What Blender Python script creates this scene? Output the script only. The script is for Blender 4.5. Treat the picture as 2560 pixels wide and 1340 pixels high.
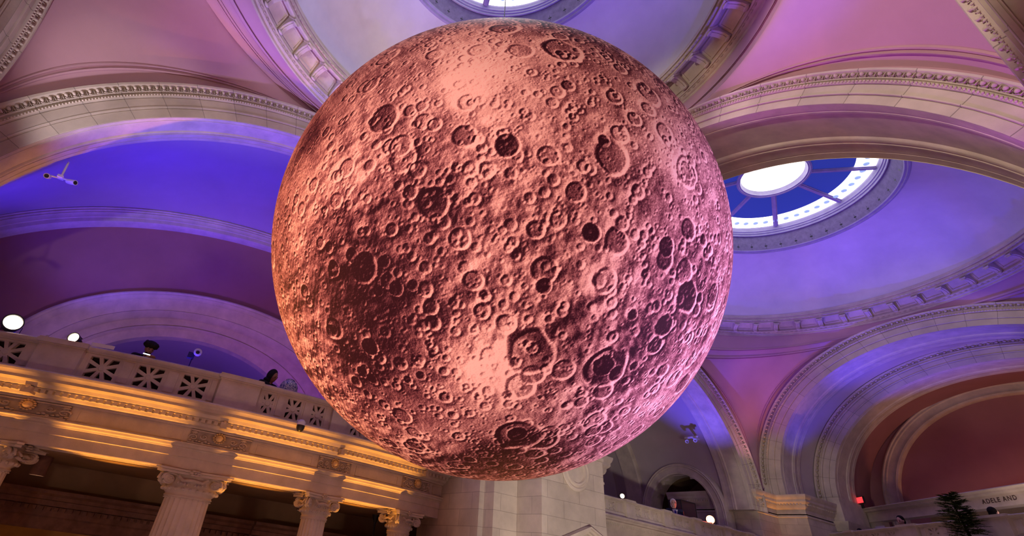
import bpy, bmesh, math, random
import numpy as np
from mathutils import Vector, Matrix
PI = math.pi
random.seed(7)
S = bpy.context.scene
COL = S.collection
for o in list(bpy.data.objects): bpy.data.objects.remove(o)

# ------------------------------------------------------------------ camera, world, exposure
UP = 10.0                                  # modelling datum is the eye-level band; the hall floor lies 10 m lower
cd = bpy.data.cameras.new('camera'); cam = bpy.data.objects.new('camera', cd); COL.objects.link(cam)
S.camera = cam
cd.sensor_width = 36; cd.lens = 1183.78 / 2560 * 36; cd.shift_x = 200.9 / 2560
cd.clip_start = 0.05; cd.clip_end = 200
yaw, pitch, roll = 1.09618, 0.55147, 0.14002
f = Vector((-math.sin(yaw) * math.cos(pitch), math.cos(yaw) * math.cos(pitch), math.sin(pitch)))
r = f.cross(Vector((0, 0, 1))).normalized(); u = r.cross(f)
r2 = r * math.cos(roll) + u * math.sin(roll); u2 = -r * math.sin(roll) + u * math.cos(roll)
M = Matrix((r2, u2, -f)).transposed().to_4x4(); M.translation = Vector((5.72, -2.38, -6.40))
cam.matrix_world = M
cam['label'] = 'camera'
w = bpy.data.worlds.new('night'); S.world = w; w.use_nodes = True
w.node_tree.nodes['Background'].inputs[0].default_value = (0.10, 0.06, 0.12, 1)
w.node_tree.nodes['Background'].inputs[1].default_value = 0.10
S.view_settings.view_transform = 'Standard'; S.view_settings.look = 'None'
S.view_settings.gamma = 1; S.view_settings.use_curve_mapping = False
S.view_settings.exposure = 0.0

def aim(o, loc, tgt):
    o.location = loc
    o.rotation_euler = (Vector(tgt) - Vector(loc)).to_track_quat('-Z', 'Y').to_euler()
def spot(name, loc, tgt, col, power, ang=60, blend=.6, rad=.08):
    l = bpy.data.lights.new(name, 'SPOT'); l.color = col; l.energy = power; l.spot_size = math.radians(ang)
    l.spot_blend = blend; l.shadow_soft_size = rad
    o = bpy.data.objects.new(name, l); COL.objects.link(o); aim(o, loc, tgt); return o
def area(name, loc, tgt, col, power, sx, sy):
    l = bpy.data.lights.new(name, 'AREA'); l.shape = 'RECTANGLE'; l.size = sx; l.size_y = sy; l.color = col; l.energy = power
    o = bpy.data.objects.new(name, l); COL.objects.link(o); aim(o, loc, tgt); return o
def point(name, loc, col, power, rad=.1):
    l = bpy.data.lights.new(name, 'POINT'); l.color = col; l.energy = power; l.shadow_soft_size = rad
    o = bpy.data.objects.new(name, l); COL.objects.link(o); o.location = loc; return o
BLUE = (.13, .05, 1.0); VIO = (.42, .22, 1.0); MAG = (1.0, .18, .62); ORA = (1.0, .30, .02); WARM = (1.0, .72, .52); PINK = (1.0, .38, .42)
def RAx(y): return -7.2 + .07 * y - .03 * y * y
area('hall_fill', (1, -3, -9.3), (0, -2, 6), (1, 0.42, 0.34), 110, 12, 10)
area('hall_fill', (1, 15, -9.3), (0, 16, 6), (1, 0.5, 0.4), 60, 12, 14)
spot('arch_face_light', (5.7, -4.6, 1.2), (-5.9, -5.6, 2.6), (1, 0.86, 0.62), 1000, 26, .6, .2)
spot('arch_face_light', (5.7, -3.6, 1.6), (-5.9, -1.8, 4.6), (1, 0.84, 0.58), 850, 26, .6, .2)
spot('arch_face_light', (1.0, -7.6, 1.6), (.5, 6.5, 4.2), (1, 0.84, 0.62), 1700, 22, .5, .2)
spot('arch_face_light', (2.5, -7.6, .6), (4.8, 6.5, 2.2), (1, 0.82, 0.64), 4600, 26, .5, .2)
spot('arch_face_light', (2.0, 10.5, -.6), (.5, 24.5, 4.4), (1, 0.8, 0.6), 350, 28, .5, .2)
spot('arch_face_light', (-2.0, 10.5, -2.6), (-6.6, 24.5, -1.2), (1.0, 0.909, 0.699), 903, 20, .5, .2)
spot('arch_face_light', (4.5, 16, -1.5), (-7.4, 22.2, -.5), (1, 0.8, 0.5), 260, 24, .5, .2)
spot('pier_light', (5.6, 1.0, -8.6), (-4.4, 8.6, -5), (1, 0.88, 0.78), 3600, 34, .7, .2)
spot('frieze_light', (5.0, -6.5, -8.8), (-7.2, -3.0, -4.6), (1, 0.62, 0.5), 390, 50, .7, .3)
spot('frieze_light', (4.0, 3.5, -9.0), (-7.2, 1.5, -4.9), (1, 0.62, 0.5), 330, 40, .7, .3)
spot('vault_uplight', (-9.5, -5.6, -4.1), (-9.2, -5.2, 4), (0.05, 0.02, 1), 1900, 95, .8, .2)
spot('vault_uplight', (-9.0, -2.4, -4.1), (-9.0, -2.2, 4), (0.05, 0.02, 1), 1500, 80, .8, .2)
spot('vault_uplight', (-8.9, 2.0, -4.1), (-8.9, 1.2, 4), (0.05, 0.02, 1), 250, 80, .8, .2)
spot('end_wall_light', (-9.6, -4.5, -4.1), (-12.4, -3.5, -.5), (0.6, 0.3, 1), 220, 110, .8, .2)
spot('end_wall_light', (-9.4, 1.2, -4.1), (-12.4, 1.0, -.6), (0.45, 0.1, 0.9), 380, 100, .8, .2)
spot('arch_uplight', (-6.4, -7.0, -2.6), (-6.4, -4.2, 2.9), (0.06, 0.03, 1), 800, 50, .6, .1)
spot('arch_uplight', (-5.0, 25.6, -2.9), (-4.9, 25.4, 3), (0.05, 0.04, 1), 700, 60, .8, .1)
spot('arch_uplight', (-3.4, 24.7, -2.9), (-.6, 25.4, 4.4), (0.06, 0.03, 1), 2600, 64, .8, .1)
spot('pendentive_uplight', (-4.9, -7.2, -1.6), (-3.4, -4.6, 5.2), (0.93, 0.818, 1.0), 926, 84, .8, .1)
spot('pendentive_uplight', (-4.4, 4.0, -2.0), (-4.6, -2.6, 5.0), (0.3, 0.08, 1), 1350, 40, .9, .1)
spot('pendentive_uplight', (5.6, 6.0, -2.2), (4.6, 5.2, 4.5), (0.55, 0.06, 1), 210, 84, .8, .1)
spot('pendentive_uplight', (-1.0, 5.0, 2.0), (6.2, 5.0, 4.0), (0.62, 0.05, 1), 480, 62, .8, .1)
spot('dome_uplight', (4.7, 5.4, -1.5), (-2.8, -1.2, 7.4), (0.8, 0.78, 1), 2600, 40, .9, .2)
spot('dome_uplight', (4.6, 5.0, -1.8), (2.5, 2.5, 8), (0.1, 0.06, 1), 3000, 60, .9, .2)
spot('dome_uplight', (-6.2, 11.6, -2.0), (-2, 17, 8), (0.22, 0.124, 1.0), 2525, 80, .9, .2)
spot('dome_uplight', (6.4, 22.5, -1.6), (2.0, 19, 8), (0.08, 0.05, 1), 1150, 80, .9, .2)
spot('dome_uplight', (-4.0, 11.2, -1.6), (-3.5, 22, 7), (0.355, 0.187, 1.0), 1955, 60, .9, .2)
spot('pendentive_uplight', (-6.6, 22.9, -1.4), (-5.8, 22.0, 4), (1, 0.35, 0.6), 190, 100, .8, .1)
spot('pendentive_uplight', (-4.5, 12, -2), (-6.0, 22.6, 2.6), (0.266, 0.0, 1.0), 1518, 24, .8, .1)
spot('side_vault_uplight', (-8.15, 20.2, -3.4), (-8.15, 20.0, 4), (0.12, 0.08, 1), 2000, 66, .8, .1)
spot('side_vault_light', (-9.2, 12.6, -3.4), (-11, 22, 0), (0.5, 0.15, 1), 40, 110, .8, .2)
spot('far_gallery_light', (2, 29, -3.0), (0, 32, 1), (1.0, 0.403, 0.236), 323, 140, .8, .3)
spot('far_arch_light', (1.0, 22.5, -3.6), (-2, 28, 2.5), (1, 0.74, 0.66), 220, 90, .8, .3)
spot('inner_room_light', (-15.5, -1.0, -3.8), (-15.5, -1.5, 0), (0.02, 0.01, 1), 100, 150, .8, .3)
for y in (-5.9, -2.9, .55, 3.45):
    spot('colonnade_uplight', (RAx(y) + .07, y, -9.7), (RAx(y) + .24, y, -4), (1, 0.38, 0.05), 2100, 33, .6, .05)
spot('portico_light', (-9.6, 1.0, -9.6), (-10, .5, -5), (1, 0.5, 0.1), 3, 130, .8, .2)
spot('moon_light', (7.0, -9.0, -8.6), (.72, 1.14, -2.2), (1, 0.42, 0.37), 4700, 29, .25, .4)
spot('moon_side_light', (-5.2, -7.8, -6.0), (.72, 1.14, -2.2), (1, 0.34, 0.06), 3300, 36, .3, .3)
spot('moon_side_light', (6.5, 5.8, -6.0), (.72, 1.14, -2.2), (0.72, 0.34, 0.8), 2600, 44, .3, .3)
spot('shop_light', (-13.6, -6, -7), (-14, -6, -10), (1, 0.6, 0.2), 120, 140)
spot('skylight_daylight', (.68, 1.14, 9.2), (.72, 1.14, 1), (0.85, 0.85, 1), 2200, 48, .5, .9)
spot('moon_rim_light', (-3.9, 6.4, -9.4), (.72, 1.14, -2.2), (1, 0.3, 0.05), 900, 44, .3, .3)
spot('balustrade_light', (4.0, 9.0, -8.6), (-7.3, 17.5, -4.0), (1, 0.8, 0.68), 650, 34, .7, .3)
spot('balustrade_light', (2.0, 8.0, -8.8), (-2.5, 23.5, -3.5), (1, 0.72, 0.7), 520, 44, .7, .3)
spot('pier_uplight', (-6.9, 24.25, -9.6), (-6.95, 24.35, -2), (1, 0.36, 0.06), 900, 24, .6, .05)
spot('pier_uplight', (-7.25, 23.7, -9.6), (-7.3, 23.75, -2), (1, 0.36, 0.06), 700, 18, .6, .05)
spot('rail_uplight', (-.9, 21.8, -9.6), (1.0, 20.9, -4), (1, 0.36, 0.08), 350, 40, .6, .05)


# ------------------------------------------------------------------ materials
def newmat(name):
    m = bpy.data.materials.new(name); m.use_nodes = True; nt = m.node_tree
    return m, nt, nt.nodes['Principled BSDF']
def N(nt, t, **k):
    n = nt.nodes.new(t)
    for a, b in k.items(): setattr(n, a, b)
    return n
def mat(name, col, rough=.8, var=.12, scale=1.5, bump=0.0, metal=0, joints=None, jdark=.6, spec=.2, emit=None, es=0):
    m, nt, b = newmat(name); L = nt.links.new
    b.inputs['Roughness'].default_value = rough; b.inputs['Metallic'].default_value = metal
    b.inputs['Specular IOR Level'].default_value = spec
    tc = N(nt, 'ShaderNodeTexCoord'); no = N(nt, 'ShaderNodeTexNoise'); no.inputs['Scale'].default_value = scale
    no.inputs['Detail'].default_value = 6; no.inputs['Roughness'].default_value = .6
    L(tc.outputs['Object'], no.inputs['Vector'])
    mr = N(nt, 'ShaderNodeMapRange'); mr.inputs['To Min'].default_value = 1 - var * 1.6; mr.inputs['To Max'].default_value = 1 + var * 1.6
    mr.inputs['From Min'].default_value = .25; mr.inputs['From Max'].default_value = .75
    L(no.outputs['Fac'], mr.inputs['Value'])
    mx = N(nt, 'ShaderNodeVectorMath', operation='SCALE'); mx.inputs[0].default_value = col
    L(mr.outputs[0], mx.inputs['Scale']); out = mx.outputs[0]
    if joints:
        uv = N(nt, 'ShaderNodeUVMap'); br = N(nt, 'ShaderNodeTexBrick')
        br.inputs['Color1'].default_value = (1, 1, 1, 1); br.inputs['Color2'].default_value = (.86, .86, .86, 1)
        br.inputs['Mortar'].default_value = (jdark,) * 3 + (1,); br.inputs['Scale'].default_value = 1
        br.inputs['Brick Width'].default_value = joints[0]; br.inputs['Row Height'].default_value = joints[1]
        br.inputs['Mortar Size'].default_value = joints[2]; br.inputs['Mortar Smooth'].default_value = .3
        br.offset = joints[3]
        L(uv.outputs[0], br.inputs['Vector'])
        m2 = N(nt, 'ShaderNodeVectorMath', operation='MULTIPLY'); L(out, m2.inputs[0]); L(br.outputs['Color'], m2.inputs[1]); out = m2.outputs[0]
    L(out, b.inputs['Base Color'])
    if bump:
        n2 = N(nt, 'ShaderNodeTexNoise'); n2.inputs['Scale'].default_value = 60; n2.inputs['Detail'].default_value = 3
        L(tc.outputs['Object'], n2.inputs['Vector'])
        bp = N(nt, 'ShaderNodeBump'); bp.inputs['Strength'].default_value = bump; bp.inputs['Distance'].default_value = .01
        L(n2.outputs['Fac'], bp.inputs['Height']); L(bp.outputs[0], b.inputs['Normal'])
    if emit:
        b.inputs['Emission Color'].default_value = emit + (1,); b.inputs['Emission Strength'].default_value = es
    return m
STONE = mat('limestone', (.60, .52, .43), .85, .12, 2.2, .25)
BLOCK = mat('limestone_blocks', (.60, .52, .43), .85, .14, 1.4, .25, joints=(1.15, .42, .008, .5))
ARCHB = mat('limestone_voussoirs', (.60, .52, .43), .85, .12, 1.2, .2, joints=(.85, 1.5, .009, 0), jdark=.5)
ORN = mat('limestone_carving', (.55, .46, .38), .85, .15, 5, .3)
PLAS = mat('plaster', (.50, .43, .42), .9, .05, .7, .15)
ROSELIT = mat('plaster_rose_light_tint', (.52, .31, .36), .9, .05, .7, .15)  # rose light on the pale pendentives, put into their base colour
MAROON = mat('plaster_maroon_light_tint', (.36, .17, .17), .9, .06, .8, .15)  # dim reddish light on off-white plaster, mixed into its colour
DOMEP = mat('dome_plaster', (.70, .68, .68), .9, .12, .35, .1)
DARKST = mat('dark_band_paint', (.26, .22, .30), .8, .15, 6)  # dark violet-grey for the band around the skylight glass
ORN2 = mat('relief_ground_stone', (.40, .33, .27), .9, .15, 5, .3)
DARKB = mat('dark_opening_shade', (.035, .018, .018), .9, .2, 5)  # near-black colour standing in for the shade inside the balustrade openings
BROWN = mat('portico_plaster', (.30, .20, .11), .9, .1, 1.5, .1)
WOODM = mat('portico_moulding', (.22, .12, .09), .7, .2, 4)
METAL = mat('black_metal', (.02, .02, .022), .4, .1, 5, spec=.5)
WHITEM = mat('white_enamel', (.75, .75, .77), .35, .03, 5, spec=.5)
BRASS = mat('gilded_stone', (.72, .52, .26), .6, .15, 8, .2)
FRAME = mat('window_frame_paint', (.42, .38, .50), .5, .08, 4)
PAPER = mat('paper', (.72, .70, .74), .8, .02, 4)
def emat(name, col, s):
    m, nt, b = newmat(name); b.inputs['Base Color'].default_value = tuple(c * .5 for c in col) + (1,)
    b.inputs['Emission Color'].default_value = col + (1,); b.inputs['Emission Strength'].default_value = s
    b.inputs['Roughness'].default_value = .4
    return m
GLOW = emat('lit_glass', (1, .97, 1), 3.0)
BLUEG = emat('blue_glass', (.022, .040, .33), .75)
LAMPW = emat('warm_lamp_lens', (1.0, .80, .55), 6)
LAMPR = emat('red_lamp_lens', (1.0, .30, .14), 9)
LAMPO = emat('downlight_lens', (1.0, .78, .5), 2.2)
PHONE = emat('phone_screen', (.85, .9, 1), 2)
EXITM = emat('red_exit_panel', (1.0, .05, .06), 1.3)
STUD = mat('frosted_glass_stud', (.55, .72, .80), .3, .1, 20, emit=(.40, .62, .75), es=.55)

# ------------------------------------------------------------------ mesh helper
WL = {}
class MB:
    def __init__(s): s.v = []; s.f = []; s.uv = {}; s.n = 0
    def add(s, V, F, UV=None):
        b = s.n; V = [tuple(map(float, p)) for p in V]; s.v += V; s.n += len(V)
        for k, fc in enumerate(F):
            s.f.append(tuple(i + b for i in fc))
            if UV is not None: s.uv[len(s.f) - 1] = UV[k]
        return s
    def grid(s, P, cu=False, cv=False, uv=None):
        P = np.asarray(P, float); n, m = P.shape[:2]; F = []; U = []
        for i in range(n if cu else n - 1):
            a = i; b2 = (i + 1) % n
            for j in range(m if cv else m - 1):
                c = (j + 1) % m
                F.append((a * m + j, b2 * m + j, b2 * m + c, a * m + c))
                if uv is not None:
                    ua, ub = uv[0][i], uv[0][i + 1]; va, vb = uv[1][j], uv[1][j + 1]
                    U.append(((ua, va), (ub, va), (ub, vb), (ua, vb)))
        return s.add(P.reshape(-1, 3), F, U if uv is not None else None)
    def hexa(s, A):      # 8 points: bottom 4 then top 4
        return s.add(A, [(0, 3, 2, 1), (4, 5, 6, 7), (0, 1, 5, 4), (1, 2, 6, 5), (2, 3, 7, 6), (3, 0, 4, 7)])
    def box(s, x0, x1, y0, y1, z0, z1):
        return s.hexa([(x0, y0, z0), (x1, y0, z0), (x1, y1, z0), (x0, y1, z0), (x0, y0, z1), (x1, y0, z1), (x1, y1, z1), (x0, y1, z1)])
    def fbox(s, fr, a0, a1, b0, b1, c0, c1):     # box in a frame: fr(a,b,c)->point
        return s.hexa([fr(a, b, c) for c in (c0, c1) for a, b in ((a0, b0), (a1, b0), (a1, b1), (a0, b1))])
    def prism(s, poly, fn):   # poly list of 2d points, fn(p, t) t in 0,1
        n = len(poly); V = [fn(p, 0) for p in poly] + [fn(p, 1) for p in poly]
        F = [tuple(range(n))[::-1], tuple(range(n, 2 * n))] + [(i, (i + 1) % n, (i + 1) % n + n, i + n) for i in range(n)]
        return s.add(V, F)
    def tube(s, pts, rad, k=8, caps=True):
        pts = [Vector(p) for p in pts]; rr = rad if hasattr(rad, '__len__') else [rad] * len(pts); R = []
        up = Vector((0, 0, 1))
        for i, p in enumerate(pts):
            t = (pts[min(i + 1, len(pts) - 1)] - pts[max(i - 1, 0)]).normalized()
            a = t.cross(up if abs(t.z) < .95 else Vector((1, 0, 0))).normalized(); b = t.cross(a)
            R.append([tuple(p + (a * math.cos(q * 2 * PI / k) + b * math.sin(q * 2 * PI / k)) * rr[i]) for q in range(k)])
        s.grid(R, cv=True)
        if caps:
            s.add(R[0], [tuple(range(k))]); s.add(R[-1], [tuple(range(k))[::-1]])
        return s
    def lathe(s, prof, fr, k=24, a0=0, a1=2 * PI):   # prof [(r,h)], fr(x,y,h)->point
        full = abs(a1 - a0 - 2 * PI) < 1e-6; kk = k if full else k + 1
        P = [[fr(rr * math.cos(a0 + (a1 - a0) * q / k), rr * math.sin(a0 + (a1 - a0) * q / k), h) for q in range(kk)] for rr, h in prof]
        return s.grid(P, cv=full)
    def ell(s, c, rx, ry, rz, fr=None, n=8, m=6):
        fr = fr or (lambda a, b, d: (a, b, d))
        P = [[fr(c[0] + rx * math.sin(PI * i / m) * math.cos(2 * PI * j / n), c[1] + ry * math.sin(PI * i / m) * math.sin(2 * PI * j / n), c[2] + rz * math.cos(PI * i / m)) for j in range(n)] for i in range(m + 1)]
        return s.grid(P, cv=True)
    def build(s, name, m, parent=None, smooth=None, raw=False, base=None):
        me = bpy.data.meshes.new(name)
        off = (0, 0, 0)
        if not raw:
            if parent is not None: off = WL[parent]
            else:
                a = np.array(s.v); off = tuple(base) if base is not None else ((a[:, 0].min() + a[:, 0].max()) / 2, (a[:, 1].min() + a[:, 1].max()) / 2, a[:, 2].min())
        V = np.array(s.v) - np.array(off)
        me.from_pydata(V.tolist(), [], s.f)
        uvl = me.uv_layers.new(name='UVMap').data
        for p in me.polygons:
            if p.index in s.uv:
                for li, q in zip(p.loop_indices, s.uv[p.index]): uvl[li].uv = q
            else:
                nx, ny, nz = map(abs, p.normal)
                for li, vi in zip(p.loop_indices, p.vertices):
                    x, y, z = s.v[vi]
                    uvl[li].uv = (y, z) if nx >= ny and nx >= nz else ((x, z) if ny >= nz else (x, y))
        me.materials.append(m)
        if smooth:
            me.shade_smooth(); me.set_sharp_from_angle(angle=math.radians(smooth))
        o = bpy.data.objects.new(name, me); COL.objects.link(o)
        if parent is not None: o.parent = parent
        if raw: WL[o] = (0, 0, 0)
        elif parent is not None: WL[o] = off
        else: o.location = off; WL[o] = off
        return o
def tag(o, label=None, cat=None, group=None, kind=None):
    if label: o['label'] = label
    if cat: o['category'] = cat
    if group: o['group'] = group
    if kind: o['kind'] = kind
    return o
def thing(name, label, cat, loc, group=None, rotz=0, kind=None):
    o = bpy.data.objects.new(name, None); COL.objects.link(o); o.location = loc; o.rotation_euler = (0, 0, rotz)
    o.empty_display_size = .1
    WL[o] = tuple(loc); tag(o, label, cat, group, kind); return o
def copy_tree(o, parent=None):
    c = o.copy(); COL.objects.link(c); c.parent = parent
    for ch in [x for x in bpy.data.objects if x.parent == o]: copy_tree(ch, c)
    return c

# ------------------------------------------------------------------ arches
class Arch:
    """semi-elliptical arch on stilted legs; kind X stands in a plane of constant x, kind Y of constant y"""
    def __init__(s, kind, plane, sgn, c, z, r, v, base, rR=None, n=72):
        s.kind, s.plane, s.sgn, s.c, s.z, s.rL, s.v, s.base, s.n = kind, plane, sgn, c, z, r, v, base, n
        s.rR = rR or r
    def hz(s, out, depth=0):
        th = [PI - PI * i / s.n for i in range(s.n + 1)]
        P = [(s.c + ((s.rL if math.cos(t) < 0 else s.rR) + out) * math.cos(t), s.z + (s.v + out) * math.sin(t)) for t in th]
        return [(P[0][0], s.base)] + P + [(P[-1][0], s.base)]
    def w(s, h, z, depth): return (s.plane + s.sgn * depth, h, z) if s.kind == 'X' else (h, s.plane + s.sgn * depth, z)
    def curve(s, out, depth=0): return [s.w(h, z, depth) for h, z in s.hz(out)]
    def sweep(s, mb, prof):
        C = [s.curve(o, d) for o, d in prof]
        P = np.array(C).transpose(1, 0, 2)
        a = np.array(s.hz(0)); L = np.concatenate([[0], np.cumsum(np.hypot(*(a[1:] - a[:-1]).T))])
        q = np.array(prof); W = np.concatenate([[0], np.cumsum(np.hypot(*(q[1:] - q[:-1]).T))])
        return mb.grid(P, uv=(L, W))
    def along(s, out, step, legs=False):
        a = np.array(s.hz(out)); a = a if legs else a[1:-1]
        d = np.hypot(*(a[1:] - a[:-1]).T); L = np.concatenate([[0], np.cumsum(d)])
        n = int(L[-1] / step); res = []
        for k in range(n):
            t = (k + .5) / n * L[-1]; i = min(np.searchsorted(L, t, side='right') - 1, len(d) - 1)
            p = a[i] + (a[i + 1] - a[i]) * ((t - L[i]) / d[i]); tg = (a[i + 1] - a[i]) / d[i]; nr = np.array([-tg[1], tg[0]])
            res.append((p, tg, nr, L[-1] / n))
        return res
    def frames(s, out, step):
        for p, tg, nr, st in s.along(out, step):
            def fr(a, b, d, p=p, tg=tg, nr=nr): q = p + tg * a + nr * b; return s.w(q[0], q[1], d)
            yield fr, st
def face_prof(w, t=0):
    p = [(0, 0), (.012, .012), (.27, .014), (.275, -.01), (.29, -.01), (.295, .05), (.325, .055), (.34, .03), (.60, .034), (.605, .004), (.62, .004), (.625, .07), (.645, .085), (.685, .085), (.70, .045), (.745, .048), (.75, .09), (.775, .10), (.80, .05), (.885, .075), (.92, .15), (.935, .175), (.99, .185), (1.0, .16), (1.0, -.3)]
    return [(a * w, d) for a, d in p]
def make_arch(A, w, t, name, label, step=.17, soff=STONE, bead=True):
    g = thing(name, label, 'arch', A.w(A.c, A.base, 0), kind='structure')
    m = MB(); A.sweep(m, [(0, 0)] + face_prof(w)[1:]); m.build('archivolt', ARCHB, g, smooth=35)
    m = MB()
    A.sweep(m, [(0, 0), (0, -.10 * t), (.012, -.105 * t), (.012, -.12 * t), (-.0, -.125 * t), (0, -.15 * t), (.035, -.16 * t), (.035, -.60 * t), (.0, -.615 * t), (-.012, -.63 * t), (-.012, -.66 * t), (.01, -.665 * t), (.01, -.69 * t), (-.012, -.70 * t), (-.012, -.73 * t), (0, -.745 * t), (0, -.86 * t), (.012, -.865 * t), (.012, -.88 * t), (0, -.885 * t), (0, -t)])
    m.build('soffit', soff, g, smooth=35)
    m = MB()
    for fr, st in A.frames(.865 * w, step):
        h = w * .062; m.ell((0, 0, .10), st * .25, h * 1.0, .065, fr, 8, 5)
        U = [[fr((st * .40 + q) * math.cos(a), h * (1.45) * math.sin(a) + (h * .1), .09 + (0.03 if q == 0 else 0)) for q in (-.012, 0, .012)] for a in [PI * (-.05 + 1.1 * k / 6) + PI for k in range(7)]]
        m.grid(U); m.fbox(fr, st * .47, st * .53, -h * 1.2, h * .9, .06, .125)
    m.build('egg_and_dart_moulding', ORN, g, smooth=50)
    if bead:
        m = MB()
        for fr, st in A.frames(.665 * w, step * .42):
            m.ell((0, 0, .09), st * .40, .026, .03, fr, 5, 4)
        m.build('bead_moulding', ORN, g, smooth=60)
    return g

# ------------------------------------------------------------------ vault surfaces
def revolve(mb, prof, cx, cy, k=144, az=None):      # prof [(rx,ry,z)]
    P = [[(cx + a * math.cos(2 * PI * q / k), cy + b * math.sin(2 * PI * q / k), z) for q in range(k)] for a, b, z in prof]
    return mb.grid(P, cv=True)
def side(A, w, s):
    a = A.hz(w)[1:-1]; h = A.n // 2
    a = a[h::-1] if s == 'L' else a[h:]
    return [A.w(p[0], p[1], -.22) for p in a]
def pend(A, sa, wa, B, sb, wb, C, ring, zs, m=22, top=8):
    a = side(A, wa, sa); b = side(B, wb, sb); n = min(len(a), len(b)); rows = []
    def pol(p): return math.atan2(p[1] - C[1], p[0] - C[0]), math.hypot(p[0] - C[0], p[1] - C[1]), p[2]
    def sl(p, q):
        (a1, r1, z1), (a2, r2, z2) = pol(p), pol(q); d = (a2 - a1 + PI) % (2 * PI) - PI; R = []
        for k in range(m + 1):
            t = k / m; an = a1 + d * t; rr = r1 + (r2 - r1) * t; R.append((an, rr, z1 + (z2 - z1) * t))
        return R
    S0 = sl(a[0], b[0]); rx, ry, H = ring
    for i in range(top):
        t = i / top; row = []
        for an, rr, z in S0:
            rg = rx * ry / math.hypot(ry * math.cos(an), rx * math.sin(an))
            q = rg + (rr - rg) * t; row.append((C[0] + q * math.cos(an), C[1] + q * math.sin(an), H + (z - H) * t))
        rows.append(row)
    for i in range(n):
        rows.append([(C[0] + q * math.cos(an), C[1] + q * math.sin(an), z) for an, q, z in sl(a[i], b[i])])
    return np.array(rows)
def panel(P, cen, prof, dt, K=40):
    """triangular frame inset in a pendentive; prof [(inset, relief)], dt extra inset below the ring"""
    n, m = P.shape[:2]; rl = np.linalg.norm(P[:, 1:] - P[:, :-1], axis=2); Ls = rl.sum(1)
    vl = np.concatenate([[0], np.cumsum(np.linalg.norm(P[1:, m // 2] - P[:-1, m // 2], axis=1))])
    def at(v, q, fromright=False):
        v = min(max(v, 0), vl[-1] - 1e-6); i = int(np.searchsorted(vl, v, side='right') - 1); t = (v - vl[i]) / (vl[i + 1] - vl[i])
        row = P[i] * (1 - t) + P[i + 1] * t; d = np.linalg.norm(row[1:] - row[:-1], axis=1); cl = np.concatenate([[0], np.cumsum(d)])
        x = cl[-1] - q if fromright else q; x = min(max(x, 0), cl[-1] - 1e-6)
        j = int(np.searchsorted(cl, x, side='right') - 1); return row[j] + (row[j + 1] - row[j]) * (x - cl[j]) / max(d[j], 1e-9), cl[-1]
    loops = []
    for d, hh in prof:
        v0 = dt + d
        vb = vl[-1]
        for i in range(n):
            if Ls[i] < 2 * d and vl[i] > v0: vb = vl[i]; break
        pts = []
        Lt = at(v0, 0)[1]
        for k in range(K): pts.append(at(v0, d + (Lt - 2 * d) * k / K)[0])
        for k in range(K): pts.append(at(v0 + (vb - v0) * k / K, d, True)[0])
        for k in range(K): pts.append(at(vb + (v0 - vb) * k / K, d)[0])
        out = []
        for p in pts:
            nn = np.array(cen) - p; nn /= np.linalg.norm(nn); out.append(p + nn * hh)
        loops.append(out)
    return MB().grid(np.array(loops).transpose(1, 0, 2), cu=True)
PP = [(.12, 0), (.13, .09), (.22, .11), (.24, .05), (.28, .08), (.31, .02), (.58, .02), (.59, .06), (.64, .075), (.66, .01), (.69, -.0), (.71, .045), (.75, .045), (.77, .0)]

# datum values measured for the two bays
A_ = Arch('X', -5.89, 1, .14, -2.80, 7.86, 7.21, -3.9, rR=5.9)
B_ = Arch('Y', 6.51, -1, -.67, -2.73, 6.76, 6.50, -3.4)
B_.rL = 4.0
E_ = Arch('Y', -8.0, 1, .3, .9, 5.0, 5.0, -3.9)
F_ = Arch('X', 6.15, -1, -.8, -2.8, 5.9, 5.9, -3.9)
C_ = Arch('X', -7.52, 1, 16.86, -2.31, 5.80, 5.87, -2.6)
D_ = Arch('Y', 24.56, -1, .08, -1.26, 6.98, 5.67, -1.85)
G_ = Arch('X', 7.6, -1, 16.9, -2.0, 5.8, 5.9, -2.6)
B2 = Arch('Y', 8.83, 1, -.67, -2.73, 6.76, 6.50, -3.4); B2.rL = 4.0
make_arch(A_, 1.02, 1.02, 'trim_1', 'pale stone arch with egg-and-dart edge on the left, over the colonnade balcony')
make_arch(B_, .61, 2.32, 'trim_2', 'broad transverse stone arch at right between the two domes', step=.15)
make_arch(E_, .7, 1.5, 'trim_3', 'carved stone arch edge in the top left corner')
make_arch(F_, .6, .5, 'trim_4', 'carved stone arch edge in the top right corner', step=.16)
make_arch(C_, .82, 1.28, 'trim_5', 'narrow-looking stone arch right of the moon with violet-lit underside', step=.2)
make_arch(D_, .89, 1.76, 'trim_6', 'great stone arch at lower right framing the dim red gallery', step=.2)
make_arch(B2, .61, .02, 'trim_7', 'far face of the transverse arch, turned to the second dome', bead=False, step=.3)

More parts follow.
